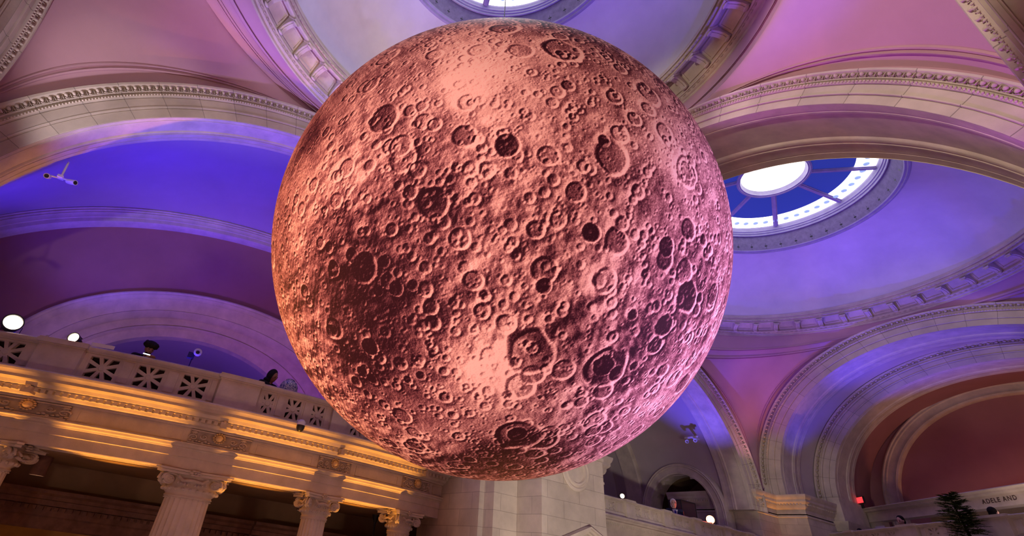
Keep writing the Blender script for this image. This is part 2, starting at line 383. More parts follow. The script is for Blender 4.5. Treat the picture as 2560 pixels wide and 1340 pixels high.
DOME = {1: dict(c=(.39, .98), rx=6.22, ry=6.31, ux=5.34, uy=5.71, H=5.51, h=.88, og=2.87, od=3.42, Ho=9.82, Hd=8.89, o=(.68, 1.14)),
        2: dict(c=(-.52, 17.56), rx=7.30, ry=7.05, ux=6.76, uy=6.36, H=5.51, h=.80, og=3.57, od=4.07, Ho=9.72, Hd=8.60, o=(-.79, 17.31))}
RIBS = [158, 117, 74, 39, -5, -50, -95, -147]
for k, D in DOME.items():
    cx, cy = D['c']; ox, oy = D['o']; where = 'above the moon' if k == 1 else 'at right beyond the transverse arch'
    # dome shell
    P = []; KK = 144; T = 14
    for i in range(T + 1):
        t = i / T; a = math.sin(t * PI / 2 * .93) / math.sin(PI / 2 * .93); q = (1 - math.cos(t * PI / 2 * .93)) / (1 - math.cos(PI / 2 * .93))
        q = .75 * q + .25 * t; a = .6 * a + .4 * t
        rx, ry = D['ux'] + (D['od'] - D['ux']) * q, D['uy'] + (D['od'] - D['uy']) * q
        z = D['H'] + D['h'] + (D['Hd'] - D['H'] - D['h']) * a; xx, yy = cx + (ox - cx) * t, cy + (oy - cy) * t
        P.append([(xx + rx * math.cos(2 * PI * j / KK), yy + ry * math.sin(2 * PI * j / KK), z) for j in range(KK)])
    tag(MB().grid(P, cv=True).build('ceiling', DOMEP, smooth=60), 'smooth white saucer dome ' + where, 'ceiling', kind='structure')
    # ring cornice
    g = thing('trim_%d' % (7 + k), 'round bracketed cornice ring under the dome ' + where, 'cornice', (cx, cy, D['H']), kind='structure')
    def rp(t, q, D=D): # t 0 lower edge..1 upper, q relief to the room
        return (D['rx'] + (D['ux'] - D['rx']) * t - q * .7, D['ry'] + (D['uy'] - D['ry']) * t - q * .7, D['H'] + D['h'] * t - q * .7)
    m = MB(); revolve(m, [rp(*a) for a in [(-.04, -.02), (-.04, .05), (-.01, .06), (0, .04), (.03, .03), (.06, .06), (.10, .07), (.105, .05), (.16, .05), (.165, .075), (.20, .08), (.215, .04), (.23, .03)]], cx, cy)
    m.build('base_moulding', STONE, g, smooth=40)
    m = MB(); revolve(m, [rp(.23, .03), rp(.23, -.03), rp(.70, -.03), rp(.70, .02)], cx, cy); m.build('frieze', STONE, g, smooth=40)
    m = MB(); revolve(m, [rp(*a) for a in [(.70, .0), (.70, .24), (.74, .28), (.75, .22), (.80, .20), (.81, .24), (.85, .25), (.86, .17), (.92, .13), (.93, .17), (.96, .16), (.975, .06), (1.0, .04), (1.03, .02)]], cx, cy)
    m.build('crown_moulding', STONE, g, smooth=40)
    for tt, nm, nb in ((.13, 'leaf_moulding', 230), (.83, 'bead_moulding', 260)):
        m = MB()
        for j in range(nb):
            an = 2 * PI * (j + .5) / nb; a, b, z = rp(tt, .055 if tt < .5 else .245)
            def fr(x, y, d, an=an, a=a, b=b, z=z):
                return (cx + (a - .7 * d) * math.cos(an) - x * math.sin(an) - .7 * y * math.cos(an), cy + (b - .7 * d) * math.sin(an) + x * math.cos(an) - .7 * y * math.sin(an), z + .7 * y - .7 * d)
            m.ell((0, 0, 0), .062 if tt < .5 else .055, .03, .022, fr, 5, 4)
        m.build(nm, ORN, g, smooth=60)
    NBK = 48
    a00 = math.radians(133.9 if k == 2 else -136.7)
    me = None
    for j in range(NBK):
        an = a00 + 2 * PI * j / NBK; ca, sa = math.cos(an), math.sin(an); lo, hi = rp(.24, -.03), rp(.70, .0)
        def fr(x, t, d, ca=ca, sa=sa, lo=lo, hi=hi):
            a = lo[0] + (hi[0] - lo[0]) * t - d * .72; b = lo[1] + (hi[1] - lo[1]) * t - d * .72
            return (cx + a * ca - x * sa, cy + b * sa + x * ca, lo[2] + (hi[2] - lo[2]) * t - d * .70)
        m = MB(); wd = .085
        sect = [(0, .0), (0.0, .11), (.08, .14), (.3, .12), (.6, .19), (.85, .30), (1.0, .33), (1.0, 0)]
        for x0, x1, e in ((-wd, -wd * .35, 0), (-wd * .3, wd * .3, .02), (wd * .35, wd, 0)):
            m.prism(sect, lambda p, q, x0=x0, x1=x1, e=e: fr(x0 + (x1 - x0) * q, p[0], p[1] + (e if p[1] > 0 else 0)))
        m.fbox(fr, -wd * 1.35, wd * 1.35, .90, 1.0, 0, .38); m.ell((0, .02, .13), wd * 1.1, .09, .07, fr, 8, 5)
        m.ell((0, .84, .35), wd * 1.15, .07, .07, fr, 8, 5)
        o = m.build('bracket', STONE, g, smooth=50)
    m = MB()
    for j in range(NBK):
        an0 = a00 + 2 * PI * j / NBK
        for e0, e1, t0, t1 in ((.17, .83, .28, .33), (.17, .83, .62, .66), (.17, .21, .30, .64), (.79, .83, .30, .64)):
            A8 = []
            for d in (-.035, .0):
                for e, t in ((e0, t0), (e1, t0), (e1, t1), (e0, t1)):
                    a, b, z = rp(t, d); an = an0 + 2 * PI * e / NBK; A8.append((cx + a * math.cos(an), cy + b * math.sin(an), z))
            m.hexa(A8)
    m.build('frieze_panels', STONE, g)
    # oculus
    og, od, Ho, Hd = D['og'], D['od'], D['Ho'], D['Hd']; Z = Ho - Hd
    g = thing('window_%d' % k, 'round skylight with radial ribs and glowing rim, in the dome ' + where, 'skylight', (ox, oy, Ho), kind='structure')
    cc = lambda pr: [(a, a, z) for a, z in pr]
    m = MB(); revolve(m, cc([(od + .06, Hd - .02), (od + .02, Hd - .07), (od - .05, Hd - .08), (od - .08, Hd - .02), (od - .14, Hd - .02), (od - .16, Hd + .03)]), ox, oy); m.build('outer_moulding', FRAME, g, smooth=40)
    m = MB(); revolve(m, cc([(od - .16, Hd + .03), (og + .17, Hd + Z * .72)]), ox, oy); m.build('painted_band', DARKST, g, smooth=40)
    q = [(og + .17, Hd + Z * .72), (og + .16, Hd + Z * .66), (og + .12, Hd + Z * .66), (og + .11, Hd + Z * .76), (og + .08, Hd + Z * .76), (og + .07, Hd + Z * .84), (og + .04, Hd + Z * .85), (og + .03, Hd + Z * .95), (og + .01, Ho - .02), (og, Ho + .04)]
    m = MB(); revolve(m, cc(q), ox, oy); m.build('inner_moulding', FRAME, g, smooth=40)
    m = MB()
    for j in range(40):
        an = 2 * PI * j / 40
        def fr(x, y, d, an=an): a = (od + og + .1) / 2 + y; return (ox + a * math.cos(an) - x * math.sin(an), oy + a * math.sin(an) + x * math.cos(an), Hd + .03 + (Z * .72 - .03) * (od - .16 - a) / (od - .33 - og) - d)
        m.fbox(fr, -.05, .05, -.006, .006, 0, .008); m.fbox(fr, -.006, .006, -.03, .03, 0, .008)
    m.build('band_ornament', METAL, g)
    hub = 1.25 if k == 2 else 1.0; hz = Ho + .3
    def cone(a): return Ho + .05 + (hz - Ho - .05) * (og - a) / (og - hub)
    m = MB(); revolve(m, [(a, a, cone(a)) for a in (og, og * .80)], ox, oy); m.build('rim_glass', GLOW, g)
    m = MB(); revolve(m, [(a, a, cone(a)) for a in (og * .80, hub)], ox, oy); m.build('blue_glass', BLUEG, g)
    m = MB(); revolve(m, [(a, a, z) for a, z in ((hub - .05, hz + .12), (.001, hz + .14))], ox, oy); m.build('hub_glass', GLOW, g)
    m = MB(); revolve(m, [(a, a, z) for a, z in ((hub + .16, hz - .04), (hub + .15, hz - .12), (hub + .08, hz - .13), (hub + .06, hz - .09), (hub + .01, hz - .09), (hub, hz), (hub - .05, hz + .12))], ox, oy); m.build('hub_ring', FRAME, g, smooth=40)
    for a in RIBS:
        an = math.radians(a); m = MB()
        for wd, dd in ((.10, .05), (.055, .10)):
            m.hexa([(ox + a2 * math.cos(an) - x * math.sin(an), oy + a2 * math.sin(an) + x * math.cos(an), cone(a2) - d) for d in (0, dd) for a2, x in ((hub + .1, -wd), (og, -wd), (og, wd), (hub + .1, wd))])
        m.build('rib', FRAME, g)
    for j in range(48):
        an = math.radians(158 + 360 * (j + .5) / 48)
        m = MB(); rr = og * .90; m.lathe([(.001, 0), (.10, 0), (.12, .02), (.105, .05), (.06, .06), (.001, .09)], lambda x, y, h: (ox + rr * math.cos(an) + x, oy + rr * math.sin(an) + y, cone(rr) - h), 12)
        m.build('glass_stud', STUD, g, smooth=50)

def mkpend(A, sa, wa, B, sb, wb, k, label, pan=True, cenz=-2.5, dt=.55):
    D = DOME[k]; P = pend(A, sa, wa, B, sb, wb, D['c'], (D['rx'], D['ry'], D['H'] - .02), 0)
    g = thing('ceiling', label, 'ceiling', (P[0, 11, 0], P[0, 11, 1], float(P[..., 2].min())), kind='structure')
    MB().grid(P).build('pendentive', ROSELIT, g, smooth=60)
    if pan: panel(P, (D['c'][0], D['c'][1], cenz), PP, dt).build('panel_moulding', ROSELIT, g, smooth=50)
mkpend(A_, 'L', 1.02, E_, 'L', .7, 1, 'rose and violet lit triangular vault panel at upper left')
mkpend(A_, 'R', 1.02, B_, 'L', .61, 1, 'vault corner hidden behind the moon', pan=False)
mkpend(B_, 'R', .61, F_, 'R', .6, 1, 'magenta lit triangular vault panel at upper right')
mkpend(E_, 'R', .7, F_, 'L', .6, 1, 'vault corner behind the viewer', pan=False)
mkpend(C_, 'R', .82, D_, 'L', .89, 2, 'violet lit triangular vault panel between the two arches at lower right')
mkpend(D_, 'R', .89, G_, 'R', .1, 2, 'red tinged vault panel at the far right edge')
mkpend(B2, 'L', .61, C_, 'L', .82, 2, 'vault corner of the second dome behind the moon', pan=False)
mkpend(B2, 'R', .61, G_, 'L', .1, 2, 'vault corner of the second dome above the transverse arch', pan=False)

# ------------------------------------------------------------------ vaults behind the side arches
def loft(mb, arcs, n=60):      # arcs: list of (Arch,out,depth)
    P = np.array([a.curve(o, d) for a, o, d in arcs]).transpose(1, 0, 2); return mb.grid(P)
A2 = Arch('X', -12.0, 1, .43, -2.92, 10.6, 6.60, -3.9)
m = MB(); loft(m, [(A_, 0, -1.02), (A_, .06, -1.06), (A2, .56, 0)])
tag(m.build('ceiling', PLAS, smooth=60), 'blue lit barrel vault above the colonnade balcony at left', 'ceiling', kind='structure')
g = thing('trim_10', 'moulded stone rib across the blue vault at left', 'arch', (-12, .4, -3.9), kind='structure')
m = MB(); A2.sweep(m, [(.56, -.1), (.56, .10), (.50, .14), (.47, .10), (.42, .12), (.36, .08), (.34, .10), (.28, .06), (.18, .06), (.16, .03), (.02, .03), (0, 0), (0, -.40)]); m.build('archivolt', STONE, g, smooth=40)
# red-purple end wall with the arched opening
A3 = Arch('X', -12.4, 1, -.78, -2.97, 6.29, 3.98, -3.9)
A3i = Arch('X', -13.3, 1, -1.46, -2.97, 3.91, 2.55, -3.9)
m = MB(); P = []
for o in (0, 1): pass
P = np.array([A2.curve(.05, -.40), A3.curve(0, 0)]).transpose(1, 0, 2); m.grid(P)
tag(m.build('wall_left', MAROON, smooth=60), 'maroon tinted end wall above the arched opening at left', 'wall', kind='structure')
g = thing('trim_11', 'stepped stone surround of the dark blue arched opening at left', 'arch', (-12.4, -.8, -3.9), kind='structure')
m = MB()
def lerpc(t, d, q=0): return [tuple(np.array(a) * (1 - t) + np.array(b) * t + np.array((d, 0, q))) for a, b in zip(A3.curve(0, 0), A3i.curve(0, 0))]
pr = [(0, .0), (0, .12), (.03, .16), (.06, .12), (.08, .14), (.11, .10), (.14, .08), (.17, .10), (.19, .06), (.42, .10), (.44, .14), (.47, .08), (.55, -.02), (.56, -.16), (.74, -.08), (.75, -.02), (.78, -.10), (.80, -.16), (1.0, -.06), (1.0, -.5)]
m.grid(np.array([lerpc(t, d) for t, d in pr]).transpose(1, 0, 2)); m.build('archivolt', STONE, g, smooth=40)
m = MB(); A3i2 = Arch('X', -13.8, 1, -1.46, -2.97, 4.4, 2.9, -3.9); A3i2.sweep(m, [(0, 0), (0, -5)]); m.add([(-18.8, -8, -4), (-18.8, 6, -4), (-18.8, 6, 3), (-18.8, -8, 3)], [(0, 1, 2, 3)])
m.add([(-13.85, -6, -3.9), (-13.85, -5.3, -3.9), (-13.85, -5.3, 1), (-13.85, -6, 1)], [(0, 1, 2, 3)])
tag(m.build('wall_rear', PLAS, smooth=60), 'dark blue lit room seen through the arched opening at left', 'wall', kind='structure')

# bay two, side vault (behind arch C)
CV = Arch('X', -8.8, 1, 16.86, -2.31, 6.0, 6.07, -4.2, n=96)
m = MB(); arcs = [CV.curve(0, -d) for d in np.linspace(0, 6.5, 60)]; P = np.array(arcs)
F = []; n1, n2 = P.shape[:2]
for i in range(n1 - 1):
    for j in range(n2 - 1):
        c = (P[i, j] + P[i + 1, j + 1]) / 2; dx = abs(c[0] + 11.03)
        if c[1] > 18 and c[2] < -.9 + .0 and (dx < 1.80) and (c[2] < -2.85 or (dx / 1.80) ** 2 + ((c[2] + 2.85) / 1.93) ** 2 < 1): continue
        F.append((i * n2 + j, (i + 1) * n2 + j, (i + 1) * n2 + j + 1, i * n2 + j + 1))
m.add(P.reshape(-1, 3), F)
tag(m.build('ceiling', PLAS, smooth=60), 'purple lit vault inside the narrow arch right of the moon', 'ceiling', kind='structure')
m = MB(); A9 = CV.curve(0, -6.5); m.add(A9, [tuple(range(len(A9)))]); tag(m.build('wall_back', PLAS), 'far end wall of the purple vault', 'wall', kind='structure')
g = thing('trim_12', 'stone rib crossing the purple vault, left of the dark niche', 'arch', (-14, 16.86, -4), kind='structure')
CR = Arch('X', -13.5, 1, 16.86, -2.31, 5.75, 5.82, -4.2)
m = MB(); CR.sweep(m, [(.3, .1), (.1, .1), (.08, .06), (.04, .08), (0, .04), (0, -.9), (.3, -.9)]); m.build('archivolt', STONE, g, smooth=40)
g = thing('trim_13', 'round-arched stone surround of the dark niche behind the man in a suit', 'arch', (-11.03, 22.5, -4.2), kind='structure')
NI = Arch('Y', 22.50, -1, -11.03, -2.83, 1.80, 1.95, -4.2)
m = MB(); NI.sweep(m, [(.55, -.5), (.52, .06), (.48, .10), (.44, .06), (.38, .08), (.34, .03), (.1, .03), (.08, .06), (.0, .04), (0, -.9)]); m.build('archivolt', STONE, g, smooth=40)
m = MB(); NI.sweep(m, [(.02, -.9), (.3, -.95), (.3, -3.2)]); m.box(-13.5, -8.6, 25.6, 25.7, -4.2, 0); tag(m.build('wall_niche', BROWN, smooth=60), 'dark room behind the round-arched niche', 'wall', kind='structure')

# bay two, far gallery behind arch D
D2 = Arch('Y', 27.6, -1, .72, -1.40, 6.72, 5.25, -2.2)
m = MB(); loft(m, [(D_, 0, -1.76), (D_, .10, -1.80), (D2, .86, 0)]); tag(m.build('ceiling', PLAS, smooth=60), 'grey shaded strip of vault inside the great arch at lower right', 'ceiling', kind='structure')
make_arch(D2, .84, 1.9, 'trim_14', 'second, inner stone arch in shadow inside the great arch at lower right', step=.24, bead=False)
D3 = Arch('Y', 31.5, -1, .45, -1.35, 5.32, 4.85, -3)
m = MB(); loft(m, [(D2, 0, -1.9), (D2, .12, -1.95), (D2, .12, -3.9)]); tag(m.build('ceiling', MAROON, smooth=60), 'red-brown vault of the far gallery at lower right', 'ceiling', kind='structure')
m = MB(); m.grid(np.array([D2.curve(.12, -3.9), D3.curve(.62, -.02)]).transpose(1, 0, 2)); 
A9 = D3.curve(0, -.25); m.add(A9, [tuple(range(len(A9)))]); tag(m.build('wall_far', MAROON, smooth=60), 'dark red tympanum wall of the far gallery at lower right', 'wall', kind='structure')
g = thing('trim_15', 'innermost stone arch band around the dark red tympanum at lower right', 'arch', (.45, 31.5, -3), kind='structure')
m = MB(); D3.sweep(m, [(.64, -.05), (.64, .14), (.58, .18), (.54, .12), (.46, .14), (.42, .08), (.12, .08), (.10, .12), (.02, .10), (0, .04), (0, -.25)]); m.build('archivolt', STONE, g, smooth=40)

# ------------------------------------------------------------------ runs (rails, entablatures) along a line in plan
class Run:
    def __init__(s, fn, side=1): s.fn = fn; s.side = side
    def fr(s, t, off, z):
        e = .01; p = s.fn(t); q = s.fn(t + e); tx, ty = q[0] - p[0], q[1] - p[1]; l = math.hypot(tx, ty)
        return (p[0] + s.side * ty / l * off, p[1] - s.side * tx / l * off, z)
    def sweep(s, mb, prof, t0, t1, n=40):
        T = np.linspace(t0, t1, n + 1); P = np.array([[s.fr(t, o, z) for o, z in prof] for t in T])
        q = np.array(prof); W = np.concatenate([[0], np.cumsum(np.hypot(*(q[1:] - q[:-1]).T))])
        return mb.grid(P, uv=(T, W))
RA = Run(lambda y: (-7.2 + .07 * y - .03 * y * y, y))
RC = Run(lambda y: (-7.3 - .06 * (y - 16), y))
_d = np.array([8.6, -6.5]) / math.hypot(8.6, 6.5)
RD = Run(lambda s: (-6.6 + _d[0] * s, 26.8 + _d[1] * s), 1)
_e = np.array([7.05, -5.21]) / math.hypot(7.05, 5.21)
RL = Run(lambda s: (-6.27 + _e[0] * s, 30.14 + _e[1] * s), 1)

def star_panel(run, s0, s1, z0, z1, name, parent, off=.0):
    m = MB(); b = .055; a0, a1 = off - .05, off + .05; cs, cz = (s0 + s1) / 2, (z0 + z1) / 2; hs, hz = (s1 - s0) / 2, (z1 - z0) / 2
    F = lambda u, v, d: run.fr(u, d, v)
    m.fbox(F, s0, s1, z0, z0 + b, a0, a1); m.fbox(F, s0, s1, z1 - b, z1, a0, a1); m.fbox(F, s0, s0 + b, z0 + b, z1 - b, a0, a1); m.fbox(F, s1 - b, s1, z0 + b, z1 - b, a0, a1)
    # square field with eight wedge openings: spokes and boss plus corner webs
    for k in range(8):
        an = PI / 8 + k * PI / 4; ca, sa = math.cos(an), math.sin(an)
        l = min((hs - b * .5) / max(abs(ca), 1e-3), (hz - b * .5) / max(abs(sa), 1e-3)); wd = .034
        kx = 1.0
        P = []
        for d in (a0 + .01, a1 - .012):
            for t, wq in ((0, -wd), (l, -wd * 1.25), (l, wd * 1.25), (0, wd)): P.append(run.fr(cs + ca * t - sa * wq, d, cz + sa * t + ca * wq))
        m.hexa(P)
    m.lathe([(.001, a1 + .005), (.055, a1 + .005), (.075, a1 - .015), (.075, a0 + .02), (.001, a0 + .02)], lambda x, y, h: run.fr(cs + x, h, cz + y), 16)
    return m.build(name, STONE, parent)
def balustrade(run, t0, t1, zt, zb, stars, peds, label, n=60, rail_t=.14, nm='balustrade'):
    g = thing(nm, label, 'balustrade', run.fr((t0 + t1) / 2, 0, zb))
    zr = zt - rail_t; zl = zb + .16
    m = MB(); run.sweep(m, [(-.14, zr), (-.10, zr), (-.10, zr + .02), (-.16, zr + .04), (-.18, zr + .07), (-.18, zt - .03), (-.14, zt), (.14, zt), (.18, zt - .03), (.18, zr + .07), (.16, zr + .04), (.10, zr + .02), (.10, zr), (-.14, zr)], t0, t1, n); m.build('handrail', STONE, g, smooth=40)
    m = MB(); run.sweep(m, [(-.12, zb), (.14, zb), (.14, zb + .05), (.11, zb + .10), (.11, zl), (-.12, zl)], t0, t1, n); m.build('plinth', STONE, g, smooth=40)
    for a, b in stars: star_panel(run, a, b, zl, zr, 'pierced_panel', g)
    # solid blocks between the pierced panels
    ed = sorted([(a, b) for a, b in stars] + [(a, b) for a, b in peds]); cur = t0; F = lambda u, v, d: run.fr(u, d, v)
    for a, b in ed + [(t1, t1)]:
        if a - cur > .03:
            m = MB(); m.fbox(F, cur, a, zl, zr, -.07, .06)
            if a - cur > .16: m.fbox(F, cur + .05, a - .05, zl + .05, zr - .05, .05, .085)
            m.build('stone_block', STONE, g)
        cur = max(cur, b)
    m = MB(); T_ = np.linspace(t0 + .02, t1 - .02, n); m.grid([[run.fr(t, o, z) for o, z in ((-.10, zl), (-.085, zl), (-.085, zr), (-.10, zr))] for t in T_]); m.build('added_dark_sheet', DARKB, g)  # sheet added behind the pierced panels so their openings come out dark
    for a, b in peds:
        m = MB(); m.fbox(F, a, b, zb, zr, -.16, .19); m.fbox(F, a - .03, b + .03, zb, zb + .12, -.18, .22); m.fbox(F, a - .02, b + .02, zb + .12, zb + .15, -.17, .205)
        m.fbox(F, a - .02, b + .02, zr, zr + .04, -.18, .22); m.fbox(F, a - .06, b + .06, zr + .04, zt - .02, -.22, .26); m.fbox(F, a - .04, b + .04, zt - .02, zt + .02, -.20, .24)
        m.build('pedestal', STONE, g)
    return g

# ---- left colonnade: balustrade, entablature, columns
SA = [(-7.35, -6.75), (-6.15, -5.42), (-4.14, -3.42), (-3.10, -2.42), (-2.09, -1.42), (-.12, .24), (.50, .96), (1.19, 1.62), (2.38, 2.82), (3.05, 3.45), (3.7, 4.1), (5.1, 5.5), (5.75, 6.15), (6.4, 6.8)]
balustrade(RA, -8.6, 7.9, -3.0, -3.9, [(a, b) for a, b in SA if not (a < .24 and b > -.12 and False)], [(-5.16, -4.22), (-1.19, -.22), (1.78, 2.24), (4.35, 4.9), (7.0, 7.6)], 'pierced stone balustrade above the colonnade at left', n=80)
g = thing('trim_16', 'orange-lit stone entablature with dentils and carved panels over the columns at left', 'entablature', RA.fr(0, 0, -5.3), kind='structure')
m = MB(); RA.sweep(m, [(-.3, -3.9), (.90, -3.9), (.92, -3.93), (.90, -3.97), (.84, -4.0), (.82, -4.03), (.80, -4.03), (.80, -4.09), (.52, -4.10), (.50, -4.12), (.47, -4.16), (.40, -4.18)], -8.8, 8.2, 80); m.build('cornice', STONE, g, smooth=30)
m = MB(); RA.sweep(m, [(.42, -4.18), (.42, -4.20), (.34, -4.20), (.34, -4.27), (.30, -4.28), (.26, -4.33), (.16, -4.36), (.14, -4.39), (.08, -4.40)], -8.8, 8.2, 80); m.build('bed_moulding', STONE, g, smooth=30)
m = MB(); t = -8.7
while t < 8.1:
    m.fbox(lambda u, v, d: RA.fr(u, d, v), t, t + .085, -4.275, -4.20, .33, .43); t += .14
m.build('dentil_course', STONE, g)
m = MB(); RA.sweep(m, [(.08, -4.40), (.08, -4.72)], -8.8, 8.2, 80)
RELF = [(-5.75, -3.92, -4.73), (-1.43, -.04, -.78), (1.71, 2.64, 2.15), (4.35, 5.37, 4.87), (7.25, 7.9, 7.6)]
prev = -8.8
for a, b, c_ in RELF:
    if a - prev > .8:
        p0, p1 = prev + .16, a - .16
        for e in ((p0, p1, -4.47, -4.45), (p0, p1, -4.68, -4.66), (p0, p0 + .02, -4.68, -4.45), (p1 - .02, p1, -4.68, -4.45)):
            m.fbox(lambda u, v, d: RA.fr(u, d, v), *e, .07, .10)
    prev = b
m.build('frieze', STONE, g)
m = MB(); RA.sweep(m, [(.08, -4.72), (.20, -4.73), (.20, -4.76), (.15, -4.78), (.13, -4.82), (.06, -4.84), (.05, -4.86), (.03, -4.87), (.03, -5.02), (.0, -5.03), (.0, -5.26), (-.01, -5.28)], -8.8, 8.2, 80); m.build('architrave', STONE, g, smooth=25)
m = MB(); RA.sweep(m, [(-.01, -5.28), (-.10, -5.28), (-.11, -5.26), (-.12, -5.24), (-.14, -5.24), (-.15, -5.26), (-.24, -5.26), (-.25, -5.235), (-.45, -5.235), (-.46, -5.26), (-.55, -5.26), (-.56, -5.24), (-.59, -5.24), (-.60, -5.28), (-.70, -5.28), (-.70, -5.1)], -8.8, 8.2, 80); m.build('underside', STONE, g, smooth=25)
for q, (a, b, c_) in enumerate(RELF):
    hw = (b - a) / 2; k = (b - a) / .95
    m = MB(); F = lambda u, v, d: RA.fr(u, d, v)
    m.fbox(F, a, b, -4.70, -4.42, .06, .12); m.build('relief_ground', ORN2, g); m = MB(); m.fbox(F, a, b, -4.44, -4.41, .1, .17); m.fbox(F, a, b, -4.72, -4.69, .1, .17)
    rnd = random.Random(q)
    for sg in (-1, 1):
        for (cx_, r0, dirn) in ((.40, .07, 1), (.24, .055, -1)):      # scrolls
            pts = []
            for i in range(22):
                an = i * .42 * dirn; rr = r0 * (1 - i / 24)
                pts.append(F(c_ + sg * (cx_ * (b - a) + rr * k * math.cos(an)), -4.56 - .02 * dirn + rr * math.sin(an), .135))
            m.tube(pts, [.020 * (1 - i / 40) for i in range(22)], 5)
        for i in range(7):
            m.ell((c_ + sg * (.14 + .05 * i) * (b - a), -4.655 + .02 * math.sin(i * 2.1), .135), .026 * k, .022, .035, F, 6, 4)
        m.ell((c_ + sg * .40 * (b - a), -4.47, .14), .045 * k, .03, .03, F, 8, 5)
        for i in range(6):
            an = i * PI / 3; m.ell((c_ + sg * .40 * (b - a) + .035 * k * math.cos(an), -4.475 + .026 * math.sin(an), .15), .016 * k, .012, .02, F, 6, 4)
    rel = m.build('carved_panel', ORN, g, smooth=50)
    if q < 4:
        m = MB(); m.ell((c_, -4.52, .16), .075 * k ** .6, .085, .07, F, 14, 8)
        for i in range(14):
            an = i * 2 * PI / 14; m.ell((c_ + .095 * k ** .6 * math.cos(an), -4.52 + .105 * math.sin(an), .17), .024 * k ** .6, .022, .03, F, 6, 4)
        m.build('cartouche', BRASS, rel, smooth=50)
        m = MB(); m.fbox(F, c_ - .05 * k, c_ + .05 * k, -4.33, -4.19, .30, .52); m.ell((c_, -4.20, .50), .03 * k, .05, .04, F, 8, 5); m.build('keystone_block', ORN, rel)

